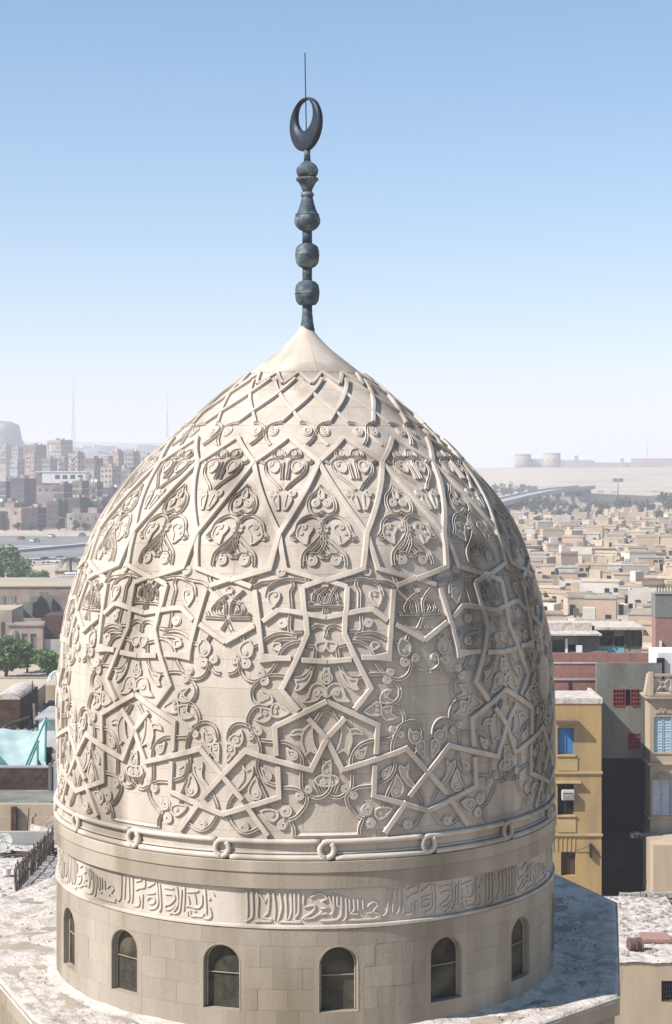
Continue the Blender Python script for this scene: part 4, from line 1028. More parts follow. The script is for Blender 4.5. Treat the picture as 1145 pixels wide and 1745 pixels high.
# ---- cemetery: low tomb houses filling the plain on the right
COLN = ['tan', 'pale', 'brown', 'pinkish', 'greyish', 'cream']
ORD = ['first','second','third','fourth','fifth','sixth','seventh','eighth','ninth','tenth','eleventh','twelfth','thirteenth','fourteenth','fifteenth','sixteenth','seventeenth','eighteenth','nineteenth','twentieth']
TENS = {2:'twenty',3:'thirty',4:'forty'}
def ordn(i): return ORD[i] if i < 20 else TENS[(i+1)//10]+('-'+ORD[(i+1) % 10-1] if (i+1) % 10 else 'th').replace('tyth','tieth')
door_m = MB().box(-.5,.5,-.07,.07,0,2.0).mesh('door', M['dark']); twin_m = MB().box(-.45,.45,-.07,.07,0,.9).mesh('window', M['dark'])
d = 232.0; row = 0; cnt = 0; rr = random.Random(11); stuffmb = MB(); farmb = [MB() for _ in range(6)]; fardoor = MB()
while d < 1180:
    x = d*.085 + rr.uniform(0, 8); xe = d*.215; col = 0
    while x < xe:
        w_ = rr.uniform(3.2, 8.5); dp = rr.uniform(3.5, 7); h = rr.choice((2.0,2.4,2.8,3.0,3.5)) if rr.random() < .92 else 5.0
        yy = d+rr.uniform(-5, 5); g = HZ(x+w_/2, yy); mi = rr.randrange(6); kind = rr.random(); rz = rr.gauss(0, 14)-10
        if cnt >= 292 or x > d*.195+2:
            c_, s_ = math.cos(R(rz)), math.sin(R(rz)); far = farmb[mi]
            q0 = MB().box(-w_/2,w_/2,-dp/2,dp/2,-.5,h); 
            if rr.random() < .5: q0.box(-w_*.4,-w_*.05,-dp*.3,dp*.2,h,h+1.6)
            far.add([(x+w_/2+a*c_-b*s_, yy+a*s_+b*c_, g+z) for a, b, z in q0.v], q0.f)
            fardoor.box(x+w_*.3, x+w_*.3+1, yy-dp/2-.5, yy-dp/2+.5, g, g+2)
            x += w_+rr.choice((0, .6, 2, 3)); continue
        root = empty('tomb_house', (x+w_/2, yy, g), R(rz)); col += 1; cnt += 1
        sz = 'small' if w_ < 8.5 else ('wide' if w_ > 12 else 'square')
        m_ = TOMB[mi]
        if kind < .28:   # walled court, open to the sky
            for nm, q in (('wall',(-w_/2,w_/2,-dp/2,-dp/2+.3,-.5,h*.8)),('wall',(-w_/2,w_/2,dp/2-.3,dp/2,-.5,h*.8)),('wall',(-w_/2,-w_/2+.3,-dp/2+.3,dp/2-.3,-.5,h*.8)),('wall',(w_/2-.3,w_/2,-dp/2+.3,dp/2-.3,-.5,h*.8))):
                inst(nm, MB().box(*q).mesh('wall', m_), root)
            inst('tomb', MB().box(-1.5,1.5,-.7,.7,0,1.0).box(-1.1,1.1,-.4,.4,1.0,1.5).mesh('tomb', TOMB[5]), root, (rr.uniform(-1,1), 0, 0))
            desc = 'open tomb court'
        else:
            inst('wall', MB().box(-w_/2,w_/2,-dp/2,dp/2,-.5,h-.25).mesh('wall', m_), root)
            inst('roof', MB().box(-w_/2-.12,w_/2+.12,-dp/2-.12,dp/2+.12,h-.25,h).mesh('roof', TOMB[(mi+1) % 6]), root)
            if kind > .5:
                inst('parapet', MB().box(-w_/2-.12,w_/2+.12,-dp/2-.12,-dp/2+.12,h,h+.5).mesh('parapet', m_), root); desc = 'flat roofed tomb house'
            else: desc = 'plain roofed tomb house'
            if kind > .86: inst('roof_room', MB().box(-w_*.35,-w_*.05,-dp*.1,dp*.4,h,h+2.1).mesh('roof_room', TOMB[(mi+2) % 6]), root); desc = 'tomb house with roof room'
        if rr.random() < .9: inst('door', door_m, root, (rr.uniform(-w_*.3, w_*.3), -dp/2-.02, 0))
        if rr.random() < .5: inst('window', twin_m, root, (w_*.42, -dp/2-.02, 1.2))
        tag(root, '%s %s %s, %s right of the dome, %s row behind sheds' % (sz, COLN[mi], desc, ordn(col-1), ordn(row)), 'house', 'low tomb houses on the cemetery plain')
        x += w_+rr.choice((0, .6, 2, 4))
    d += 9+d*.018; row += 1
for i in range(260):   # loose grave markers, heaps and low walls further out
    dd = rr.uniform(240, 1500); xx = rr.uniform(dd*.08, dd*.22); g = HZ(xx, dd); a = rr.uniform(.6, 3.5); stuffmb.box(xx-a, xx+a, dd-.5-a*.3, dd+.5, g-.3, g+rr.uniform(.7, 1.8))
tag(stuffmb.build('grave_markers', TOMB[2]), kind='stuff')
d = 72.0
while d < 1180:
    for lo_, hi_ in ((-.118 if d < 520 else -.03, .083), (.2, .30)):
        x = d*lo_+rr.uniform(0, 3)
        if lo_ > 0 and d < 150: continue
        while x < d*hi_-4:
            w_ = rr.uniform(3.5, 9); dp = rr.uniform(3.5, 7.5); h = rr.choice((2.4,3,3.4,4.5)); mi = rr.randrange(6); rz = rr.gauss(0, 12)-8; g = HZ(x, d); yy = d+rr.uniform(-2, 2)
            c_, s_ = math.cos(R(rz)), math.sin(R(rz)); q0 = MB().box(-w_/2,w_/2,-dp/2,dp/2,-.5,h)
            if rr.random() < .4: q0.box(-w_*.4,-w_*.05,-dp*.3,dp*.2,h,h+1.6)
            farmb[mi].add([(x+w_/2+a*c_-b*s_, yy+a*s_+b*c_, g+z) for a, b, z in q0.v], q0.f)
            x += w_+rr.choice((0, .8, 2, 4))
    d += 9+d*.02
for i in range(6): tag(farmb[i].build('distant_tomb_houses', TOMB[i]), kind='stuff')
tag(fardoor.build('distant_doors', M['dark']), kind='stuff')
junk = MB()
for i in range(420):
    dd = rr.uniform(236, 900); xx = rr.uniform(dd*.09, dd*.21); q = rr.uniform(.2, .8); z_ = HZ(xx, dd); junk.box(xx-q, xx+q, dd-.5, dd+.5, z_, z_+rr.uniform(.6, 1.8))
tag(junk.build('dark_clutter', M['wood']), kind='stuff')

# ------------------------------------------------------------------ RIGHT: buildings below the dome
def house(name, label, cat, x0, x1, y0, y1, z0, z1, m, group=None, roof=None, rim=0.0):
    root = empty(name, ((x0+x1)/2, y0, z0)); tag(root, label, cat, group)
    part(bx(x0, x1, y0, y1, z0, z1), 'wall', m, root)
    if roof: part(bx(x0+rim, x1-rim, y0+rim, y1-rim, z1+.002, z1+.05), 'roof', roof, root)
    if rim:
        for q in ((x0,x1,y0,y0+rim),(x0,x1,y1-rim,y1),(x0,x0+rim,y0+rim,y1-rim),(x1-rim,x1,y0+rim,y1-rim)): part(bx(*q, z1+.001, z1+rim*1.6), 'parapet', m, root)
    return root
# ochre house
d = 112.0; xa, xb = X(900, d), X(1025, d); zt = Z(1199, d)
def facade_with_holes(mb, x0, x1, y, z0, z1, holes, depth=.35):
    """front wall with real recesses"""
    xs = sorted({x0, x1, *[h[0] for h in holes], *[h[1] for h in holes]}); zs = sorted({z0, z1, *[h[2] for h in holes], *[h[3] for h in holes]})
    def hole(a, b): return any(h[0]-1e-6 <= a and h[1]+1e-6 >= b[0] and h[0] <= (a+b[0])/2 <= h[1] and h[2] <= b[1] <= h[3] for h in holes)
    for a, b in zip(xs, xs[1:]):
        for c, e in zip(zs, zs[1:]):
            mx, mz = (a+b)/2, (c+e)/2
            if any(h[0] < mx < h[1] and h[2] < mz < h[3] for h in holes): continue
            mb.add([(a,y,c),(b,y,c),(b,y,e),(a,y,e)], [(0,1,2,3)])
    for a, b, c, e in holes:
        q = y+depth; mb.add([(a,y,c),(b,y,c),(b,y,e),(a,y,e),(a,q,c),(b,q,c),(b,q,e),(a,q,e)], [(0,4,5,1),(1,5,6,2),(2,6,7,3),(3,7,4,0),(4,7,6,5)])
def shutters(root, x0, x1, z0, z1, y, m, leaves=2, slats=9):
    wd = (x1-x0)/leaves
    for k in range(leaves):
        a, b = x0+k*wd+.015, x0+(k+1)*wd-.015
        o = part(MB().box(a, b, y, y+.05, z0, z1), 'shutter', m, root)
        for q in range(2):
            zz0 = z0+(z1-z0)*(.06+.5*q); zz1 = z0+(z1-z0)*(.46+.5*q) if q == 0 else z1-(z1-z0)*.06
            mb = MB(); n = slats//2+1
            for i in range(n):
                z = zz0+(zz1-zz0)*(i+.5)/n; mb.add([(a+.07,y-.002,z-.05),(b-.07,y-.002,z-.05),(b-.07,y-.03,z-.02),(a+.07,y-.03,z-.02),(b-.07,y-.002,z+.03),(a+.07,y-.002,z+.03)], [(0,1,2,3),(3,2,4,5)])
            me = mb.mesh('louvre', m); l = bpy.data.objects.new('louvre', me); COL.objects.link(l); l.parent = o; l['kind'] = 'stuff'
        for u, v in ((a, a+.06), (b-.06, b)): 
            me = MB().box(u, v, y-.045, y-.003, z0, z1).mesh('stile', m); l = bpy.data.objects.new('stile', me); COL.objects.link(l); l.parent = o
def PXr(x0, x1, y0, y1, d): return X(x0, d), X(x1, d), Z(y1, d), Z(y0, d)
yh = empty('ochre_house', ((xa+xb)/2, d, 0)); tag(yh, 'tall narrow ochre house with a blue window and an air conditioner, beside the dome', 'house')
H1 = PXr(950,978,1240,1286,d); H2 = PXr(950,978,1336,1389,d); H3 = PXr(956,981,1452,1492,d)
H0L = PXr(912,930,1240,1286,d)
mb = MB(); facade_with_holes(mb, xa, xb, d, 0, zt, [H1, H2, H3], .4)
mb.add([(xa,d,0),(xb,d,0),(xb,d+5.2,0),(xa,d+5.2,0),(xa,d,zt),(xb,d,zt),(xb,d+5.2,zt),(xa,d+5.2,zt)], [(4,5,6,7),(1,2,6,5),(3,0,4,7),(2,3,7,6)])
part(mb, 'wall', M['yellow'], yh)
part(bx(xa-.06, xb+.06, d-.06, d+5.26, zt+.001, zt+.16), 'roof', M['plaster'], yh)
part(bx(xa-.06, xb+.06, d-.06, d+.16, zt+.161, zt+.34), 'parapet', M['plaster'], yh); part(bx(xb-.16, xb+.06, d+.161, d+5.26, zt+.161, zt+.34), 'parapet', M['plaster'], yh)
for y_ in (1316, 1422): part(bx(xa, xb+.07, d-.10, d-.001, Z(y_+2.5,d), Z(y_-1.5,d)), 'string_course', M['ochretrim'], yh)
for h, nm, m_ in ((H1,'window',M['blue']),(H2,'window',M['dark']),(H3,'door',M['brownwood'])):
    w0 = part(bx(h[0]+.03, h[1]-.03, d+.25, d+.3, h[2]+.03, h[3]-.03), nm, m_, yh)
    for q in ((h[0],h[0]+.06,h[2],h[3]),(h[1]-.06,h[1],h[2],h[3]),((h[0]+h[1])/2-.03,(h[0]+h[1])/2+.03,h[2],h[3])):
        me = MB().box(q[0]+.002,q[1]-.002,d+.2,d+.249,q[2]+.01,q[3]-.01).mesh('frame', m_ if nm == 'window' and m_ is not M['dark'] else M['brownwood']); f = bpy.data.objects.new('frame', me); COL.objects.link(f); f.parent = w0
w0.name = 'door'
part(MB().box(X(946,d), X(985,d), d-.55, d-.001, Z(1232,d), Z(1227,d)), 'window_hood', M['rust'], yh)
part(MB().box(X(948,d), X(981,d), d-.12, d-.001, Z(1289,d), Z(1286.3,d)), 'sill', M['ochretrim'], yh); part(MB().box(X(948,d), X(981,d), d-.12, d-.001, Z(1392,d), Z(1389.3,d)), 'sill', M['ochretrim'], yh)
part(MB().box(X(944,d), X(989,d), d-.30, d-.001, Z(1334,d), Z(1331,d)), 'window_hood', M['ochretrim'], yh)
for a, b, c, e in ((951,984,1290,1313),(951,981,1394,1418)):
    part(MB().box(X(a,d), X(b,d), d-.05, d-.002, Z(e,d), Z(c,d)), 'apron_panel', M['ochretrim'], yh)
for k in range(6): part(MB().box(X(941+7.4*k,d), X(943+7.4*k,d), d-.04, d-.002, Z(1450,d), Z(1426,d)), 'pilaster_strip', M['ochretrim'], yh)
ac = empty('air_conditioner', (X(965,d), d-.3, Z(1362,d))); tag(ac, 'boxy cream air conditioner set in the dark middle window of the ochre house', 'air conditioner')
x0, x1, z0, z1 = PXr(957,977,1345,1362,d)
part(bx(x0, x1, d-.35, d+.15, z0, z1), 'casing', M['acm'], ac)
part(bx(x0+.06, x1-.06, d-.365, d-.351, z0+.05, z1-.16), 'grille', M['brownwood'], ac)
for i in range(5): part(bx(x0+.07, x1-.07, d-.38, d-.366, z0+.07+i*.075, z0+.10+i*.075), 'grille_bar', M['acm'], ac)
wr = empty('cable_bracket', (X(1005,d), d-.1, Z(1440,d))); tag(wr, 'little bracket with slack cables on the ochre wall above the brown door', 'cable')
mb = MB(); mb.tube([(X(980,d), d-.05, Z(1450,d)), (X(995,d), d-.15, Z(1444,d)), (X(1006,d), d-.2, Z(1438,d))], .022, 5); part(mb, 'cable', M['rod'], wr)
mb = MB(); mb.tube([(X(1006,d), d-.2, Z(1438,d)), (X(1014,d), d-.15, Z(1450,d)), (X(1024,d), d-.05, Z(1462,d))], .022, 5); part(mb, 'cable', M['rod'], wr)
part(bx(X(1004,d), X(1008,d), d-.25, d-.001, Z(1460,d), Z(1437,d)), 'bracket', M['rod'], wr)

# grey rendered house behind it, with red windows
dg = 117.25; xg0, xg1 = X(1016, dg), X(1128, dg); zg1 = Z(1130, dg)
gh = empty('grey_house', ((xg0+xg1)/2, dg, 0)); tag(gh, 'grey cement rendered house with small red barred windows, behind the ochre house', 'house')
G1 = PXr(1045,1090,1175,1203,dg); G2 = PXr(1071,1090,1250,1276,dg)
mb = MB(); facade_with_holes(mb, xg0, xg1, dg, Z(1292,dg), zg1, [G1, G2], .3)
mb.add([(xg0,dg,zg1),(xg1,dg,zg1),(xg1,dg+.35,zg1),(xg0,dg+.35,zg1)],[(0,1,2,3)]); mb.add([(xg0,dg,0),(xg1,dg,0),(xg1,dg+.35,0),(xg0,dg+.35,0),(xg0,dg,zg1),(xg1,dg,zg1),(xg1,dg+.35,zg1),(xg0,dg+.35,zg1)], [(1,2,6,5),(3,0,4,7),(2,3,7,6)])
part(mb, 'wall', M['greyp'], gh)
part(bx(xg0, xg1, dg, dg+.2, 0, Z(1292,dg)-.001), 'lower_wall', M['alleyshade'], gh)  # alley shade painted as a near-black lower wall
part(bx(xg0, xg1, dg+.36, dg+12, 0, zg1-3.3), 'rear_wall', M['greyp'], gh)
for h in (G1, G2):
    f = part(bx(h[0], h[1], dg+.2, dg+.25, h[2], h[3]), 'window', M['dark'], gh)
    n = 9 if h is G1 else 5
    for k in range(n+1):
        if h is G1 and k in (5, ): continue
        u = h[0]+(h[1]-h[0])*k/n; me = MB().box(u-.03,u+.03,dg-.02,dg+.03,h[2],h[3]).mesh('bar', M['redwood']); q = bpy.data.objects.new('bar', me); COL.objects.link(q); q.parent = f
    for k in range(5):
        v = h[2]+(h[3]-h[2])*k/4
        for a, b in (((0,.42),(.70,1)) if h is G1 else ((0,1),)):
            me = MB().box(h[0]+(h[1]-h[0])*a,h[0]+(h[1]-h[0])*b,dg-.045,dg-.021,v-.035,v+.035).mesh('rail', M['redwood']); q = bpy.data.objects.new('rail', me); COL.objects.link(q); q.parent = f
# red rendered house left of it, brick strip and two parapets
rh = empty('red_house', (X(970,120), 119, 0)); tag(rh, 'dull red walled house rising behind the ochre roof, beside the dome', 'house')
dr = 119.0; xr0, xr1 = X(895,dr), X(1016,dr)-.02
part(bx(xr0, xr1, dr, dr+.3, 0, Z(1131,dr)), 'wall', M['redw'], rh); part(bx(xr0, xr1, dr+.301, dr+11, 0, Z(1131,dr)-3.2), 'rear_wall', M['redw'], rh)
part(bx(xr0, xr1+.02, dr-.08, dr-.001, Z(1159,dr), Z(1156,dr)), 'string_course', M['concrete'], rh)
part(bx(xr0, xr1+.03, dr-.05, dr+.2, Z(1131,dr)+.001, Z(1129,dr)), 'coping', M['concrete'], rh)
for k in range(4): part(bx(X(968,dr), X(974,dr), dr-.05, dr-.001, Z(1177-4*k,dr), Z(1175.4-4*k,dr)), 'vent_bar', M['dark'], rh)
dr2 = 131.0
pw = empty('parapet_wall', (X(1020,dr2), dr2, 10)); tag(pw, 'long low reddish parapet wall across the roofs in front of the sheds', 'wall')
zt = Z(1113,dr2)
for a, b in ((898,935),(935,973),(973,1012),(1012,1036),(1036,1075),(1075,1113)):
    part(bx(X(a,dr2)+.01, X(b,dr2)-.01, dr2, dr2+.3, Z(1150,dr2), zt+(.10 if a in (1012,) else 0)), 'wall_panel', M['redw'], pw)
part(bx(X(1110,dr2), X(1118,dr2), dr2-.2, dr2+.5, Z(1150,dr2), zt+.25), 'end_pier', M['redbr'], pw)
bh = house('rear_house', 'broad house whose rooftop carries the sheds, behind the reddish parapet', 'house', X(890,133), X(1120,133), 133, 158, 0, 11.2, M['concrete'], roof=M['plaster'])
# grey block shed
ds = 140.0; sh = empty('roof_shed', (X(975,ds), ds, 11.25)); tag(sh, 'grey block shed with a pale ledge roof and two black openings, near the dome', 'shed', 'sheds on the rooftops')
zs = Z(1124,ds); zr = Z(1082,ds)
S1 = PXr(941,966,1090,1112,ds); S2 = PXr(968,981,1098,1110,ds)
mb = MB(); facade_with_holes(mb, X(900,ds), X(1021,ds), ds, 11.26, zr, [S1, S2], .9)
x0, x1 = X(900,ds), X(1021,ds); mb.add([(x0,ds,11.26),(x1,ds,11.26),(x1,ds+4,11.26),(x0,ds+4,11.26),(x0,ds,zr),(x1,ds,zr),(x1,ds+4,zr),(x0,ds+4,zr)], [(4,5,6,7),(1,2,6,5),(3,0,4,7),(2,3,7,6)])
part(mb, 'wall', M['greyp'], sh)
bm_ = MB().box(-.19,.19,0,.05,-.09,.09).mesh('block', M['greyp'])
for r in range(9):
    for c in range(18):
        u = X(983,ds)+.42*c*.5+(.1 if r % 2 else 0); zz = zr-.15-.21*r
        if u < X(1020,ds) and zz > 11.4: q = inst('block', bm_, sh, (u-sh.location.x, ds-.051-sh.location.y, zz-sh.location.z)) if c % 2 == r % 2 or True else None
part(bx(X(897,ds), X(1024,ds), ds-.6, ds+4.2, zr+.001, zr+.12), 'roof', M['plaster'], sh)
part(bx(X(897,ds), X(1016,ds), ds+2.4, ds+4.6, zr+.121, zr+.75), 'roof_step', M['plaster'], sh)
part(bx(X(963,ds), X(967,ds), ds-.12, ds-.001, Z(1118,ds), Z(1088,ds)), 'white_post', M['white'], sh)
part(bx(X(981,ds), X(991,ds), ds-.35, ds-.28, Z(1111,ds), Z(1099,ds)), 'white_board', M['white'], sh)
# timber shed with turquoise wall
ds = 143.0; sh = empty('roof_shed', (X(1058,ds), ds, 11.25)); tag(sh, 'timber framed shed with a turquoise lower wall and woven side, right of the block shed', 'shed', 'sheds on the rooftops')
x0, x1, zr = X(1018,ds), X(1093,ds), Z(1072,ds)
S1 = PXr(1046,1064,1084,1101,ds); S2 = PXr(1020,1044,1076,1100,ds)
mb = MB(); facade_with_holes(mb, x0, x1, ds, 11.26, zr, [S1, S2], 1.2)
mb.add([(x0,ds,11.26),(x1,ds,11.26),(x1,ds+5,11.26),(x0,ds+5,11.26),(x0,ds,zr),(x1,ds,zr),(x1,ds+5,zr),(x0,ds+5,zr)], [(4,5,6,7),(1,2,6,5),(3,0,4,7),(2,3,7,6)])
part(mb, 'wall', TOMB[4], sh)
part(bx(x0-.3, x1+.2, ds-.7, ds+5.2, zr+.001, zr+.2), 'roof', M['plaster'], sh)
part(bx(X(1020,ds), X(1064,ds), ds-.04, ds-.001, Z(1121,ds), Z(1102,ds)), 'turquoise_panel', M['turqw'], sh)
for k in range(11): part(bx(X(1067+2.5*k,ds), X(1069.2+2.5*k,ds), ds-.08, ds-.001, Z(1103,ds), Z(1076,ds)), 'plank', M['wood'], sh)
for p, q in (((1022,1098),(1044,1080)), ((1045,1101),(1045,1075)), ((1065,1101),(1065,1075)), ((1020,1085),(1046,1083))):
    part(MB().tube([(X(p[0],ds), ds-.15, Z(p[1],ds)), (X(q[0],ds), ds-.15, Z(q[1],ds))], .06, 5), 'timber', M['wood'], sh)
# brick house at the right edge
db = 134.0; bh = empty('brick_house', (X(1145,db), db, 0)); tag(bh, 'tall pinkish brick house with a grey top at the right edge, above the balustrade', 'house')
x0, x1 = X(1117,db), X(1200,db); zA, zB = Z(1052,db), Z(1012,db)
part(bx(x0, x1, db, db+1.6, 0, zA), 'wall', M['redbr'], bh); part(bx(x0-.04, x1, db-.04, db+1.6, zA+.001, zB), 'upper_wall', M['greyp'], bh)
part(bx(x0-.12, x1, db-.12, db+.4, zB+.001, zB+.18), 'coping', M['concrete'], bh)
for k in range(8): part(bx(X(1120+5*k,db), X(1121.5+5*k,db), db+.1, db+.25, zB+.181, zB+.7), 'railing_post', M['wood'], bh)
part(bx(X(1124,db), X(1127,db), db-.18, db-.001, Z(1110,db), Z(1092,db)), 'pipe', M['white'], bh)
# ornate beige house
dO = 115.0; x0, x1 = X(1108,dO), X(1215,dO); zc = Z(1192,dO)
oh = empty('ornate_house', ((x0+x1)/2, dO, 0)); tag(oh, 'beige stucco house with tall pale shutters, crests and a pierced roof balustrade', 'house')
O1 = PXr(1114,1144,1221,1282,dO); O2 = PXr(1112,1143,1330,1390,dO); O3 = PXr(1166,1196,1221,1282,dO); O4 = PXr(1164,1195,1330,1390,dO)
mb = MB(); facade_with_holes(mb, x0, x1, dO, 0, zc, [O1, O2, O3, O4], .22)
mb.add([(x0,dO,0),(x1,dO,0),(x1,dO+2,0),(x0,dO+2,0),(x0,dO,zc),(x1,dO,zc),(x1,dO+2,zc),(x0,dO+2,zc)], [(4,5,6,7),(1,2,6,5),(3,0,4,7),(2,3,7,6)])
part(mb, 'wall', M['beige'], oh)
def band(y0, y1, o, nm='cornice'): part(bx(x0-o, x1+o, dO-o, dO+2, Z(y1,dO), Z(y0,dO)), nm, M['beige'], oh)
band(1186, 1189.5, .34); band(1189.6, 1193, .22); band(1193.1, 1196, .12); band(1300, 1302.5, .18, 'string_course'); band(1302.6, 1305, .10, 'string_course'); band(1392.5, 1395, .14, 'string_course'); band(1423, 1425.5, .12, 'string_course')
part(bx(X(1111,dO), X(1150,dO), dO-.35, dO-.15, Z(1427,dO), Z(1425.6,dO)), 'ledge', M['beige'], oh)
for h, m_ in ((O1,'paleblue'),(O2,'palegrey'),(O3,'paleblue'),(O4,'palegrey')):
    mb = MB(); e = .10
    for q in ((h[0]-e,h[0],h[2],h[3]),(h[1],h[1]+e,h[2],h[3]),(h[0]-e,h[1]+e,h[3]+.001,h[3]+e),(h[0]-e,h[1]+e,h[2]-e,h[2]-.001)): part(bx(q[0],q[1],dO-.07,dO-.001,q[2],q[3]), 'architrave', M['beige'], oh)
    shutters(oh, h[0], h[1], h[2], h[3], dO+.06, M[m_])
    cx = (h[0]+h[1])/2; zt_ = h[3]+.16   # crest: two volutes, fan and finial
    mb = MB()
    for s in (-1, 1):
        mb.tube([(cx+s*(.08+.42*u+.06*math.sin(u*9)), dO-.08, zt_+.30*(1-u)**1.5+.05) for u in np.linspace(0, 1, 9)], .045, 5)
        mb.tube([(cx+s*(.40+.09*math.cos(a)), dO-.08, zt_+.10+.09*math.sin(a)) for a in np.linspace(0, 5, 9)], .03, 5)
    for k in range(5): a = R(50+20*k); mb.tube([(cx, dO-.08, zt_+.05), (cx+.34*math.cos(a), dO-.08, zt_+.05+.36*math.sin(a))], .03, 5)
    o = part(mb, 'crest', M['beige'], oh); o['kind'] = 'stuff'
# balustrade: pierced quatrefoil panels between piers
zb0, zb1 = Z(1185,dO), Z(1148,dO)
for k, a in enumerate((1106, 1146, 1186)):
    part(bx(X(a,dO)-.05, X(a+6,dO), dO-.3, dO+.1, zb0, zb1+.12), 'balustrade_pier', M['beige'], oh)
for a in (1112, 1152):
    xa_, xb_ = X(a,dO)+.005, X(a+34,dO)-.005
    part(bx(xa_, xb_, dO-.26, dO+.02, zb1-.14, zb1), 'balustrade_rail', M['beige'], oh); part(bx(xa_, xb_, dO-.26, dO+.02, zb0, zb0+.12), 'balustrade_rail', M['beige'], oh)
    mb = MB(); cx, cz_ = (xa_+xb_)/2, (zb0+zb1)/2; hw, hh = (xb_-xa_)/2, (zb1-zb0)/2-.12
    for sx, sz in ((-1,-1),(1,1),(-1,1),(1,-1)): mb.tube([(cx+sx*hw*(.0+u), dO-.12, cz_+sz*hh*(u if u > .2 else u)) for u in np.linspace(.18, 1, 5)], .085, 6)
    mb.tube([(cx+.17*math.cos(t), dO-.12, cz_+.17*math.sin(t)) for t in np.linspace(0, 2*math.pi, 13)], .06, 6)
    o = part(mb, 'pierced_panel', M['beige'], oh); o['kind'] = 'stuff'
# sloped left return of the balustrade, white room behind
part(MB().add([(X(1098,dO),dO-.1,zb0),(X(1106,dO)-.06,dO-.1,zb0),(X(1106,dO)-.06,dO-.1,zb1),(X(1098,dO),dO+.6,zb0),(X(1106,dO)-.06,dO+.6,zb0),(X(1106,dO)-.06,dO+.6,zb1)], [(0,1,2),(3,5,4),(0,3,4,1),(1,4,5,2),(2,5,3,0)]), 'balustrade_return', M['beige'], oh)
wrm = house('terrace_room', 'whitewashed terrace room with a black doorway behind the balustrade', 'room', X(1121,dO+2.5), X(1200,dO+2.5), dO+2.5, dO+6, Z(1186,dO+2.5), Z(1112,dO+2.5), M['white'])
part(bx(X(1119,dO+2.4), X(1132,dO+2.4), dO+2.3, dO+2.49, Z(1165,dO), Z(1128,dO)), 'doorway', M['dark'], wrm)
# yard wall in the alley, its deep shade put into the colour
dy = 115.2; yw = empty('alley_wall', (X(1070,dy), dy, 0)); tag(yw, 'brick wall coloured black as shade, closing the alley between the ochre and the ornate house', 'wall')
part(bx(X(1025.5,112)+.03, X(1108,dO)-.02, dy, dy+.4, 0, Z(1424,dy)), 'wall_body', M['alleyshade'], yw)
part(bx(X(1030,dy), X(1100,dy), dy-.05, dy+.45, Z(1424,dy)+.001, Z(1421,dy)), 'coping', M['alleyshade'], yw)
lb = house('low_annex', 'plain pale annex wall at the right edge under the ornate house', 'building', X(1113,111), X(1200,111), 111, 114.8, 0, Z(1440,111), M['beige'])
for k, (a, y_) in enumerate(((1094,1420),(1101,1418),(1107,1421),(1113,1424))): 
    o = bx(X(a,111)-.18, X(a+5,111), 114.2, 114.7, Z(1424,115)+.0, Z(y_-3,115)); o = part(o, 'coping_stone', M['rubble'], lb)
# rubble wall and the nearest flat roof, right
dw = 97.0
def stonewall(x0, x1, y, z0, z1, label, seed, s=.32):
    rnd = random.Random(seed); root = empty('rubble_wall', ((x0+x1)/2, y, z0)); tag(root, label, 'wall')
    part(bx(x0, x1, y+.12, y+.5, z0, z1-.12), 'core', M['rubble'], root); z = z0; n = 0
    base = []
    for k in range(6):
        b = []; 
        for sx, sy, sz in ((-1,-1,-1),(1,-1,-1),(1,1,-1),(-1,1,-1),(-1,-1,1),(1,-1,1),(1,1,1),(-1,1,1)):
            b.append((sx*.5*rnd.uniform(.72,1), sy*.5*rnd.uniform(.7,1), sz*.5*rnd.uniform(.7,1)))
        base.append(MB().add(b, [(0,3,2,1),(4,5,6,7),(0,1,5,4),(1,2,6,5),(2,3,7,6),(3,0,4,7)]).mesh('stone', M['rubble']))
    while z < z1-.05:
        x = x0; h = s*rnd.uniform(.6, 1)
        while x < x1 and n < 290:
            w_ = s*rnd.uniform(.7, 1.7); o = inst('stone', rnd.choice(base), root, (x+w_/2-root.location.x, .1+rnd.uniform(-.05,.05), z+h/2-z0+rnd.uniform(-.03,.03))); o.scale = (w_*1.05, .4, h*1.08); o.rotation_euler = (0, rnd.uniform(-.12,.12), 0); x += w_; n += 1
        z += h
    return root
stonewall(X(1055,dw), X(1200,dw), dw, Z(1640,dw), Z(1528,dw), 'crumbling rubble stone wall at the lower right, behind the nearest flat roof', 3, .36)
d = 84.0; zr = Z(1641,d); fh = empty('flat_roofed_hut', (X(1110,d), d, 0)); tag(fh, 'low beige hut with a cluttered flat roof and a barred window, bottom right corner', 'building')
x0, x1 = X(1030,d), X(1220,d); F1 = PXr(1127,1160,1672,1706,d)
mb = MB(); facade_with_holes(mb, x0, x1, d, 0, zr, [F1], .3); mb.add([(x0,d,0),(x1,d,0),(x1,96.9,0),(x0,96.9,0),(x0,d,zr),(x1,d,zr),(x1,96.9,zr),(x0,96.9,zr)], [(1,2,6,5),(3,0,4,7),(2,3,7,6)]); part(mb, 'wall', M['beige'], fh)
vs = []; nx, ny = 40, 60
for j in range(ny+1):
    for i in range(nx+1):
        x, y = x0+(x1-x0)*i/nx, d-.08+(96.9-d)*j/ny; vs.append((x, y, zr+.03+.09*noise.noise(Vector((x*1.1, y*1.1, 5)))+.05*noise.noise(Vector((x*4, y*4, 5)))))
part(MB().add(vs, [(j*(nx+1)+i, j*(nx+1)+i+1, (j+1)*(nx+1)+i+1, (j+1)*(nx+1)+i) for j in range(ny) for i in range(nx)]), 'roof', M['plaster'], fh, True)
w0 = part(bx(F1[0], F1[1], d+.28, d+.299, F1[2], F1[3]), 'window', M['dark'], fh)
for k in range(8): q = bpy.data.objects.new('bar', MB().tube([(F1[0]+(F1[1]-F1[0])*k/7, d+.04, F1[2]), (F1[0]+(F1[1]-F1[0])*k/7, d+.04, F1[3])], .018, 5).mesh('bar', M['rod'])); COL.objects.link(q); q.parent = w0
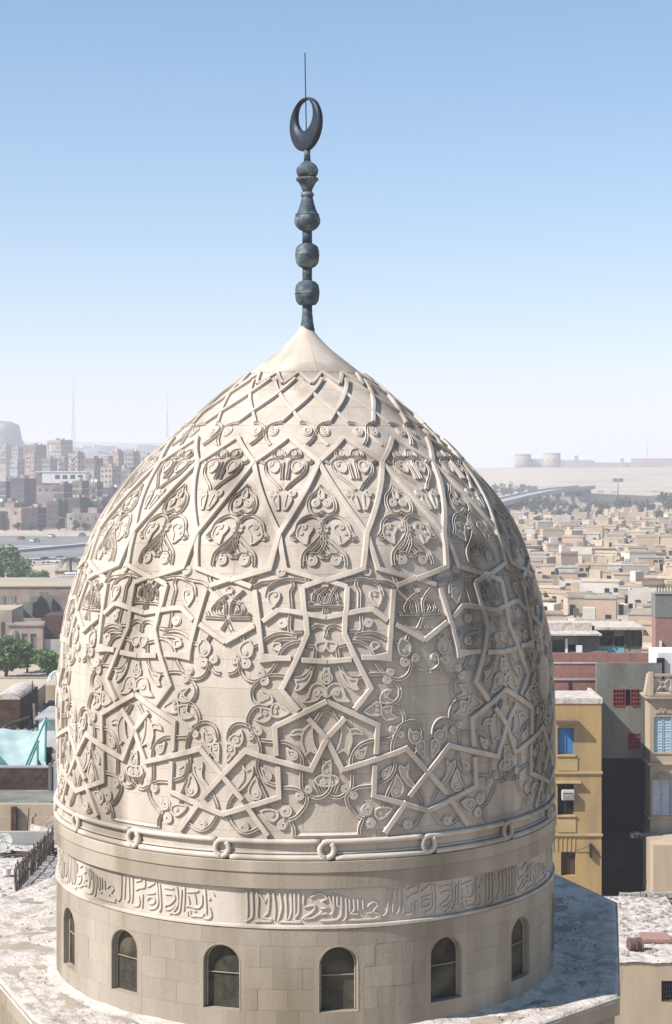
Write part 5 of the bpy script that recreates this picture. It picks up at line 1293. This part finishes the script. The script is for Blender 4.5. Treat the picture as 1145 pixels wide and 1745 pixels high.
for k in range(5): q = bpy.data.objects.new('bar', MB().tube([(F1[0], d+.0, F1[2]+(F1[3]-F1[2])*k/4), (F1[1], d+.0, F1[2]+(F1[3]-F1[2])*k/4)], .016, 5).mesh('bar', M['rod'])); COL.objects.link(q); q.parent = w0
db = 86.0; br = empty('oil_drum', (X(1082,db), db, zr+.35)); tag(br, 'dented rusty drum lying on the nearest flat roof, bottom right', 'drum')
mb = MB(); mb.tube([(X(1071,db), db, zr+.36), (X(1092,db), db+.15, zr+.36)], .29, 18); part(mb, 'body', M['rust'], br)
for k in (1072, 1081.5, 1091.5): part(MB().tube([(X(k,db), db+.02, zr+.36), (X(k+1.2,db), db+.03, zr+.36)], .31, 18), 'hoop', M['rust'], br)
sl = empty('roof_slab', (X(1118,87.5), 87.5, zr+.1)); tag(sl, 'pinkish flat slab resting on the nearest roof beside the rusty drum', 'slab')
part(bx(X(1095,87.5), X(1143,87.5), 87.2, 88.6, zr+.10, zr+.26), 'slab', M['redbr'], sl); part(bx(X(1096,87.5), X(1100,87.5), 87.3, 88.5, zr+.0, zr+.099), 'bearer', M['wood'], sl); part(bx(X(1136,87.5), X(1140,87.5), 87.3, 88.5, zr+.0, zr+.099), 'bearer', M['wood'], sl)
rnd = random.Random(5); mb = MB()
def chunk(mb, x, y, z, s, rnd):
    b = [(x+sx*s*rnd.uniform(.5,1.1), y+sy*s*rnd.uniform(.5,1.1), z+(sz+1)*.45*s*rnd.uniform(.6,1)) for sx, sy, sz in ((-1,-1,-1),(1,-1,-1),(1,1,-1),(-1,1,-1),(-.7,-.7,1),(.7,-.7,1),(.7,.7,1),(-.7,.7,1))]
    mb.add(b, [(0,3,2,1),(4,5,6,7),(0,1,5,4),(1,2,6,5),(2,3,7,6),(3,0,4,7)])
for i in range(700): chunk(mb, rnd.uniform(x0, x1), 84+12.7*rnd.random()**.6, zr, rnd.choice((.04,.06,.09,.15)), rnd)
tag(mb.build('roof_rubble', M['rubble']), kind='stuff')

# ------------------------------------------------------------------ LEFT: neighbouring roofs
# nearest roof with a stick fence, bucket and dish
zN = 10.2
nh = empty('stick_fence_house', (X(30,75), 66, 0)); tag(nh, 'neighbouring flat roofed house with gravelly roof at the lower left', 'house')
part(bx(-16.5, -9.0, 58, 82.9, 0, zN-.1), 'wall', M['beige'], nh)
vs = []; nx, ny = 40, 90
for j in range(ny+1):
    for i in range(nx+1):
        x, y = -16.5+7.5*i/nx, 58+24.9*j/ny; vs.append((x, y, zN+.05*noise.noise(Vector((x*1.5, y*1.5, 9)))+.03*noise.noise(Vector((x*6, y*6, 9)))))
part(MB().add(vs, [(j*(nx+1)+i, j*(nx+1)+i+1, (j+1)*(nx+1)+i+1, (j+1)*(nx+1)+i) for j in range(ny) for i in range(nx)]), 'roof', M['plaster'], nh, True)
part(bx(-16.5, -9.0, 83, 83.3, 0, Z(1418,83)), 'rear_parapet', M['concrete'], nh)
fe = empty('stick_fence', (X(55,76), 76, zN)); tag(fe, 'ragged fence of dark upright sticks on the neighbouring roof, lower left', 'fence')
rnd = random.Random(3); stick = [MB().tube([(0,0,0),(rnd.uniform(-.03,.03),rnd.uniform(-.03,.03),.5),(rnd.uniform(-.05,.05),0,1)], .032, 5, r1=.024).mesh('stick', M['wood']) for _ in range(4)]
A, B = Vector((X(27,73.6), 73.6, zN)), Vector((X(90,81.5), 81.5, zN))
for k in range(74):
    p = A.lerp(B, k/73); o = inst('stick', rnd.choice(stick), fe, (p.x-fe.location.x+rnd.uniform(-.03,.03), p.y-76+rnd.uniform(-.05,.05), -.03)); o.scale = (1, 1, rnd.uniform(.95, 1.3)); o.rotation_euler = (rnd.uniform(-.06,.06), rnd.uniform(-.07,.07), rnd.random()*6)
for z in (.35, .95): part(MB().tube([(A.x, A.y-.08, zN+z), ((A.x+B.x)/2, (A.y+B.y)/2-.08, zN+z+.05), (B.x, B.y-.08, zN+z)], .04, 5), 'rail', M['wood'], fe)
A2 = Vector((X(0,80), 80, zN)); fe2 = empty('stick_fence', (A2.x, 80, zN)); tag(fe2, 'low pile of grey poles lying along the back of the neighbouring roof', 'poles')
for k in range(7): q = k*.5; part(MB().tube([(A2.x+q-.6, 80+.2*k, zN+.1+.06*(k % 3)), (A2.x+q+1.6, 80.4+.1*k, zN+.12+.08*(k % 2))], .05, 5), 'pole', M['wood'], fe2)
part(MB().tube([(X(91,81), 81, zN), (X(91.5,81), 81, Z(1432,81))], .03, 5), 'upright', M['rod'], fe2)
bk = empty('bucket', (X(12,76.5), 76.5, zN)); tag(bk, 'white plastic bucket standing on the neighbouring roof at the left edge', 'bucket')
part(MB().lathe([(.14,0),(.18,.36),(.19,.37),(.165,.37),(.15,.33)], (X(12,76.5), 76.5, zN), 16), 'tub', M['white'], bk); part(MB().tube([(X(12,76.5)+.18*math.cos(a), 76.5-.02, zN+.37+.12*math.sin(a)) for a in np.linspace(0, math.pi, 9)], .008, 4), 'handle', M['rod'], bk)
def dish(px, py, rpx, d, zbase, label, tilt=(60, 0, -25)):
    x, z = X(px, d), Z(py, d); r_ = rpx/F*d; root = empty('satellite_dish', (x, d, zbase)); tag(root, label, 'satellite dish', 'satellite dishes on the left roofs')
    mb = MB(); pr = [(r_*u, r_*.32*u*u) for u in np.linspace(.02, 1, 8)]; pr += [(r_*u, r_*.32*u*u-.015) for u in np.linspace(1, .02, 6)]
    mb.lathe(pr, n=28); o = inst('reflector', mb.mesh('reflector', M['metal'] if d > 100 else M['concrete'], True), root, (0, 0, z-zbase)); o.rotation_euler = tuple(R(a) for a in tilt)
    for a in (0, 2.1, 4.2): q = inst('feed_arm', MB().tube([(r_*.9*math.cos(a), r_*.9*math.sin(a), r_*.3), (0, 0, r_*.95)], .012, 4).mesh('feed_arm', M['rod']), root, (0,0,z-zbase)); q.rotation_euler = o.rotation_euler
    q = inst('receiver', MB().box(-.05,.05,-.05,.05,r_*.9,r_*1.1).mesh('receiver', M['white']), root, (0,0,z-zbase)); q.rotation_euler = o.rotation_euler
    inst('post', MB().tube([(0,.1,0),(0,.1,z-zbase-.05)], .035, 6).mesh('post', M['rust']), root)
dish(8, 1438, 17, 80.5, zN, 'large grey satellite dish at the left edge above the bucket', (62, 0, -20))
dish(97, 1160, 17, 136, 10.4, 'white satellite dish touching the dome edge below the trees', (70, 0, -30))
# tan courtyard wall
d = 90.0; yw = empty('yard_wall', (X(50,d), d, 0)); tag(yw, 'tan plastered yard wall with a pier, left of the dome foot', 'wall')
part(bx(-19, X(105,d), d, d+.35, 0, Z(1392,d)-.0), 'lower_wall', M['beige'], yw); part(bx(-19, X(105,d), d+.05, d+.35, Z(1392,d)+.001, Z(1371,d)), 'wall_body', M['beige'], yw)
part(bx(X(20,d), X(29,d), d-.25, d-.001, Z(1425,d), Z(1374,d)), 'pier', M['shade'], yw)
part(MB().prism([(X(56,d), d-.9), (X(105,d), d-2.4), (X(105,d), d-2.1), (X(56,d)+.05, d-.6)], Z(1425,d), Z(1400,d)), 'buttress', M['plaster'], yw)
part(MB().tube([(X(47,d), d-.1, Z(1418,d)), (X(50,d), d-.1, Z(1376,d))], .025, 5), 'iron_rod', M['rod'], yw)
part(MB().add([(X(58,d),d-.5,Z(1418,d)),(X(105,d),d-.5,Z(1418,d)),(X(105,d),d-.5,Z(1378,d)),(X(58,d),d-.2,Z(1418,d)),(X(105,d),d-.2,Z(1418,d)),(X(105,d),d-.2,Z(1378,d))], [(0,1,2),(3,5,4),(0,3,4,1),(1,4,5,2),(2,5,3,0)]), 'stair_flank', M['plaster'], yw)
# brown wall with its shade put into the colour, bluish floor
d = 100.5; bw = empty('shade_brown_wall', (X(45,d), d, 0)); tag(bw, 'dark brown wall with painted-in shade above a blue grey floor, left of the dome', 'wall')
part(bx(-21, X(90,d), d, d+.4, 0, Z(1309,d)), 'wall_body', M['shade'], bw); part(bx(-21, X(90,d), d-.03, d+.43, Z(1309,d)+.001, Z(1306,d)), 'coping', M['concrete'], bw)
part(bx(X(84,d), X(89,d), d-.35, d-.001, Z(1350,d), Z(1300,d)), 'door_post', M['greyp'], bw)
part(bx(-21, X(106,d), 90.4, d-.001, 9.2, Z(1346,d)), 'floor', M['greyp'], bw)
nw = house('roof_hut_wall', 'narrow pale rooftop hut with grey door beside the dome at the brown wall end', 'hut', X(91,98), X(108,98), 98, 99.5, 9.5, Z(1300,98), M['concrete']); part(bx(X(93,98), X(97,98), 97.95, 97.999, Z(1372,98), Z(1310,98)), 'door', M['metal'], nw)
# turquoise tarpaulin tent
d = 104.0; tt = empty('tarpaulin_tent', (X(30,d), d, 10.5)); tag(tt, 'pale turquoise tarpaulin tent stretched on green poles, left of the dome', 'tent')
def cloth(P, nx, ny, sag, name, m):
    vs = []
    for j in range(ny+1):
        for i in range(nx+1):
            u, v = i/nx, j/ny; a = Vector(P[0]).lerp(Vector(P[1]), u); b = Vector(P[3]).lerp(Vector(P[2]), u); q = a.lerp(b, v)
            q.z -= sag*math.sin(math.pi*u)*math.sin(math.pi*v)+.03*math.sin(u*17+v*5); vs.append(tuple(q))
    mb = MB().add(vs, [(j*(nx+1)+i, j*(nx+1)+i+1, (j+1)*(nx+1)+i+1, (j+1)*(nx+1)+i) for j in range(ny) for i in range(nx)])
    n = len(vs); mb.add([(x, y, z-.02) for x, y, z in vs], [(j*(nx+1)+i, (j+1)*(nx+1)+i, (j+1)*(nx+1)+i+1, j*(nx+1)+i+1) for j in range(ny) for i in range(nx)])
    return part(mb, name, m, tt, True)
cloth([(X(-25,102),102,Z(1306,102)),(X(64,102),102,Z(1306,102)),(X(66,109),109,Z(1246,109)),(X(-25,109),109,Z(1240,109))], 16, 10, .35, 'canopy', M['turq'])
cloth([(X(64,103),103,Z(1304,103)),(X(78,103),103,Z(1304,103)),(X(78,106),106,Z(1222,106)),(X(66,106),106,Z(1236,106))], 6, 8, .0, 'side_cloth', M['turq'])
for p, q in (((44,1304),(78,1225)),((64,1304),(64,1262)),((77,1298),(78,1222)),((78,1225),(98,1250)),((-5,1290),(14,1306)),((66,1262),(48,1306))): part(MB().tube([(X(p[0],101.8), 101.8, Z(p[1],101.8)), (X(q[0],101.8), 101.8, Z(q[1],101.8))], .07, 6), 'pole', M['turqd'], tt)
part(MB().add([(X(-6,101.9),101.9,Z(1307,101.9)),(X(16,101.9),101.9,Z(1307,101.9)),(X(-6,101.9),101.9,Z(1284,101.9)),(X(-6,102),102.1,Z(1307,101.9)),(X(16,102),102.1,Z(1307,101.9)),(X(-6,102),102.1,Z(1284,101.9))], [(0,1,2),(3,5,4),(0,3,4,1),(1,4,5,2),(2,5,3,0)]), 'corner_flap', M['turqd'], tt)
hw = house('white_hut', 'white walled hut with a black doorway right of the turquoise tent', 'hut', X(66,107), X(112,107), 107, 112, 8, Z(1226,107), M['white']); 
part(bx(X(78,107), X(89,107), 106.9, 106.999, 8, Z(1273,107)), 'doorway', M['dark'], hw); part(bx(X(89.2,107), X(100,107), 106.75, 106.999, 8, Z(1284,107)), 'door_panel', M['metal'], hw); part(bx(X(60,107), X(114,107), 106.7, 112.2, Z(1226,107)+.001, Z(1223,107)), 'roof', M['concrete'], hw)
# stepped flat roofs behind
rb = empty('broad_roof_house', (X(50,120), 114, 0)); tag(rb, 'broad sandy flat roofed house with debris, left of the dome between trees and tent', 'house')
zB = 10.3
part(bx(-28, X(112,120), 113, 146, 0, zB), 'wall', M['beige'], rb)
part(bx(-28.1, X(112,120), 112.9, 146.1, zB+.001, zB+.08), 'roof', M['sand'], rb)
part(bx(-29, X(118,145), 146.2, 146.6, zB-1, Z(1158,146)), 'rear_parapet', M['beige'], rb)
part(bx(-29, X(118,145), 146.1, 146.7, Z(1158,146)+.001, Z(1155,146)), 'coping', M['rubble'], rb)
def small(x0p, x1p, yt, d, dep, lab, m, zb=None):
    return house('roof_room', lab, 'rooftop room', X(x0p,d), X(x1p,d), d, d+dep, zb or zB+.08, Z(yt,d), m, 'low rooms on the broad sandy roof')
a = small(-10, 34, 1192, 117, 7, 'brown shaded rooftop room with an arched top at the left edge', M['shade'])  # shaded side painted in as dark brown
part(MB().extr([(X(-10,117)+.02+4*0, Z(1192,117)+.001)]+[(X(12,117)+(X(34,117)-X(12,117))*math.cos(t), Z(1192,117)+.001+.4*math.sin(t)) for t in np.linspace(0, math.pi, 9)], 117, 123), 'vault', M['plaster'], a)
small(36, 58, 1180, 126, 5, 'bare tan rooftop room right of the brown arched one', M['beige'])
small(72, 104, 1168, 132, 3, 'low tan rooftop room near the white dish', M['beige'])
b_ = small(46, 72, 1176, 138, 2, 'thin slanting tan wall with a dark top behind the rooftop poles', M['rubble'])
mb = MB(); rnd = random.Random(9)
for i in range(420): chunk(mb, rnd.uniform(X(50,122), X(108,122)), rnd.uniform(116, 131), zB+.08, rnd.choice((.05,.1,.16,.28)), rnd)
for i in range(260): chunk(mb, rnd.uniform(-20, X(60,112)), rnd.uniform(113, 115.5), zB+.08, rnd.choice((.05,.09,.14)), rnd)
for i in range(420): chunk(mb, rnd.uniform(-16.3, -9.4), rnd.uniform(62, 82.5), zN, rnd.choice((.03,.05,.07,.1)), rnd)
tag(mb.build('roof_debris', M['rubble']), kind='stuff')
pl = empty('roof_pole', (X(55,118), 118, zB)); tag(pl, 'tall thin pole with a crossbar standing on the broad sandy roof', 'pole'); part(MB().tube([(X(55,118),118,zB),(X(55,118),118,Z(1160,118))], .035, 5), 'shaft', M['rod'], pl); part(MB().tube([(X(53,118),118,Z(1168,118)),(X(58,118),118,Z(1166,118))], .025, 5), 'crossbar', M['rod'], pl)
for k, (p, q) in enumerate((((8,1238),(50,1222)),((60,1235),(58,1200)),((5,1240),(30,1232)))): o = empty('timber_beam', (X(p[0],115), 115, zB)); tag(o, ('long grey beam lying across the front edge of the sandy roof','short dark post leaning by the roof debris','thin beam near the left edge of the sandy roof')[k], 'beam'); part(MB().tube([(X(p[0],115), 115, Z(p[1],115)), (X(q[0],117), 117, Z(q[1],117))], .10, 6), 'beam', M['wood'], o); part(MB().tube([(X(p[0],115)+.3, 115, zB), (X(p[0],115)+.3, 115, Z(p[1],115))], .06, 5), 'prop', M['wood'], o)
# two window house, ruin and pink wall
d = 262.0; th = empty('two_window_house', (X(55,d), d, 0)); tag(th, 'pinkish house with two tall grey windows between the tree groups', 'house')
T = [PXr(37,47,1080,1104,d), PXr(52,62,1080,1104,d)]; x0, x1, zt = X(14,d), X(73,d), Z(1066,d)
mb = MB(); facade_with_holes(mb, x0, x1, d, 0, zt, T, .4); mb.add([(x0,d,0),(x1,d,0),(x1,d+8,0),(x0,d+8,0),(x0,d,zt),(x1,d,zt),(x1,d+8,zt),(x0,d+8,zt)], [(4,5,6,7),(1,2,6,5),(3,0,4,7),(2,3,7,6)]); part(mb, 'wall', BUILD[4], th)
for h in T: part(bx(h[0]+.05, h[1]-.05, d+.2, d+.3, h[2], h[3]), 'window', M['greyp'], th)
part(bx(x0-.2, x1+.2, d-.2, d+.4, zt+.001, zt+.35), 'cornice', BUILD[5], th)
part(bx(x1+.01, X(108,d), d+1.5, d+8, 0, Z(1050,d)), 'side_wing', M['shade'], th); part(bx(X(73,d)+.02, X(105,d), d+.5, d+1.49, 0, Z(1090,d)), 'yard_wall', M['concrete'], th)  # side wing takes its shade from the dark brown colour
dm = empty('small_dome', (X(24,250), 250, 0)); tag(dm, 'small grey green rooftop dome left of the two tall windows', 'dome')
part(bx(X(13,250), X(36,250), 249, 251, 0, Z(1096,250)), 'base', BUILD[4], dm); part(MB().lathe([(.95*math.cos(t), Z(1096,250)+1.9*math.sin(t)) for t in np.linspace(0, 1.5, 9)], (X(24,250), 250, 0), 24), 'cap', M['greyp'], dm, True)
d = 285.0; ru = empty('ruined_house', (X(60,d), d, 0)); tag(ru, 'roofless ruined house with dark broken arches, left of the dome', 'ruin')
for a, b, yt, nm in ((22,34,1035,'broken_pier'),(34,46,1026,'wall'),(46,62,1016,'wall'),(62,76,1008,'wall'),(76,98,1014,'wall'),(98,112,1006,'wall')):
    part(bx(X(a,d)+.01, X(b,d)-.01, d+3, d+3.6, 0, Z(yt,d+3)), nm, M['greyp'] if a < 80 else BUILD[4], ru)
part(bx(X(22,d), X(26,d), d, d+2.9, 0, Z(1030,d)), 'side_wall', BUILD[4], ru); part(bx(X(26.2,d), X(95,d), d, d+.7, 0, Z(1054,d)), 'front_wall', BUILD[4], ru)
part(bx(X(70,d), X(100,d), d-.2, d-.01, 0, Z(1052,d)), 'dark_wing', M['shade'], ru)  # shaded part of the ruin, dark by colour
part(MB().extr([(X(83,d), Z(1052,d)), (X(97,d), Z(1050,d)), (X(97,d), Z(1036,d)), (X(93,d), Z(1029,d)), (X(89,d), Z(1030,d)), (X(86,d), Z(1022,d)), (X(83,d), Z(1031,d))], d+2.7, d+2.99), 'arched_opening', M['dark'], ru)
part(MB().extr([(X(50,d), Z(1052,d)), (X(74,d), Z(1052,d)), (X(75,d), Z(1037,d)), (X(70,d), Z(1022,d)), (X(64,d), Z(1018,d)), (X(58,d), Z(1027,d)), (X(51,d), Z(1030,d))], d+2.7, d+2.99), 'arched_opening', M['dark'], ru)
d = 300.0; pw = empty('pink_house', (X(40,d), d, 0)); tag(pw, 'long pinkish plastered house with a flat sandy roof below the road trees', 'house')
part(bx(X(-40,d), X(122,d), d, d+22, 0, Z(1000,d)), 'wall', BUILD[4], pw); part(bx(X(-40,d)-.2, X(122,d)+.2, d-.2, d+22.2, Z(1000,d)+.001, Z(998,d)), 'roof', M['sand'], pw)
for a in (2, 20, -15): part(bx(X(a,d), X(a+6,d), d-.1, d-.001, Z(1036,d), Z(1015,d)), 'window', M['greyp'], pw)
d = 268.0; ph = house('plain_house', 'low plain tan house at the left edge under the pinkish house', 'house', X(-40,d), X(20,d), d, d+10, 0, Z(1040,d), BUILD[5], roof=M['sand'])
part(bx(X(2,d), X(7,d), d-.08, d-.001, 0, Z(1060,d)), 'door', M['brownwood'], ph)
for i in range(9):
    dd = 340+i*12; xx = X(rnd.uniform(70, 150), dd); hh = empty('low_shelter', (xx, dd, 0), R(rnd.uniform(-20,20))); tag(hh, '%s low shelter of %s beside the palm, %s from the front' % (('tan','pale','grey')[i % 3], ('boards','blocks','plaster')[i//3], ordn(i)), 'shelter', 'low shelters around the palm')
    inst('wall', MB().box(-3,3,-2,2,0,2.2).mesh('wall', TOMB[i % 6]), hh); inst('roof', MB().box(-3.3,3.3,-2.4,2.4,2.2,2.45).mesh('roof', M['white'] if i % 3 == 1 else M['concrete']), hh)

# ------------------------------------------------------------------ the hot hazy air
hz = MB().box(-9500, 9500, -600, 12500, -3.5, 150)
m = bpy.data.materials.new('haze'); m.use_nodes = True; nt = m.node_tree; nt.nodes.clear()
pv = nt.nodes.new('ShaderNodeVolumePrincipled'); ou = nt.nodes.new('ShaderNodeOutputMaterial'); nt.links.new(pv.outputs[0], ou.inputs['Volume'])
pv.inputs['Color'].default_value = (.93, .925, 1.0, 1); pv.inputs['Density'].default_value = .00032; pv.inputs['Anisotropy'].default_value = 0.1
tag(hz.build('haze', m), kind='stuff')
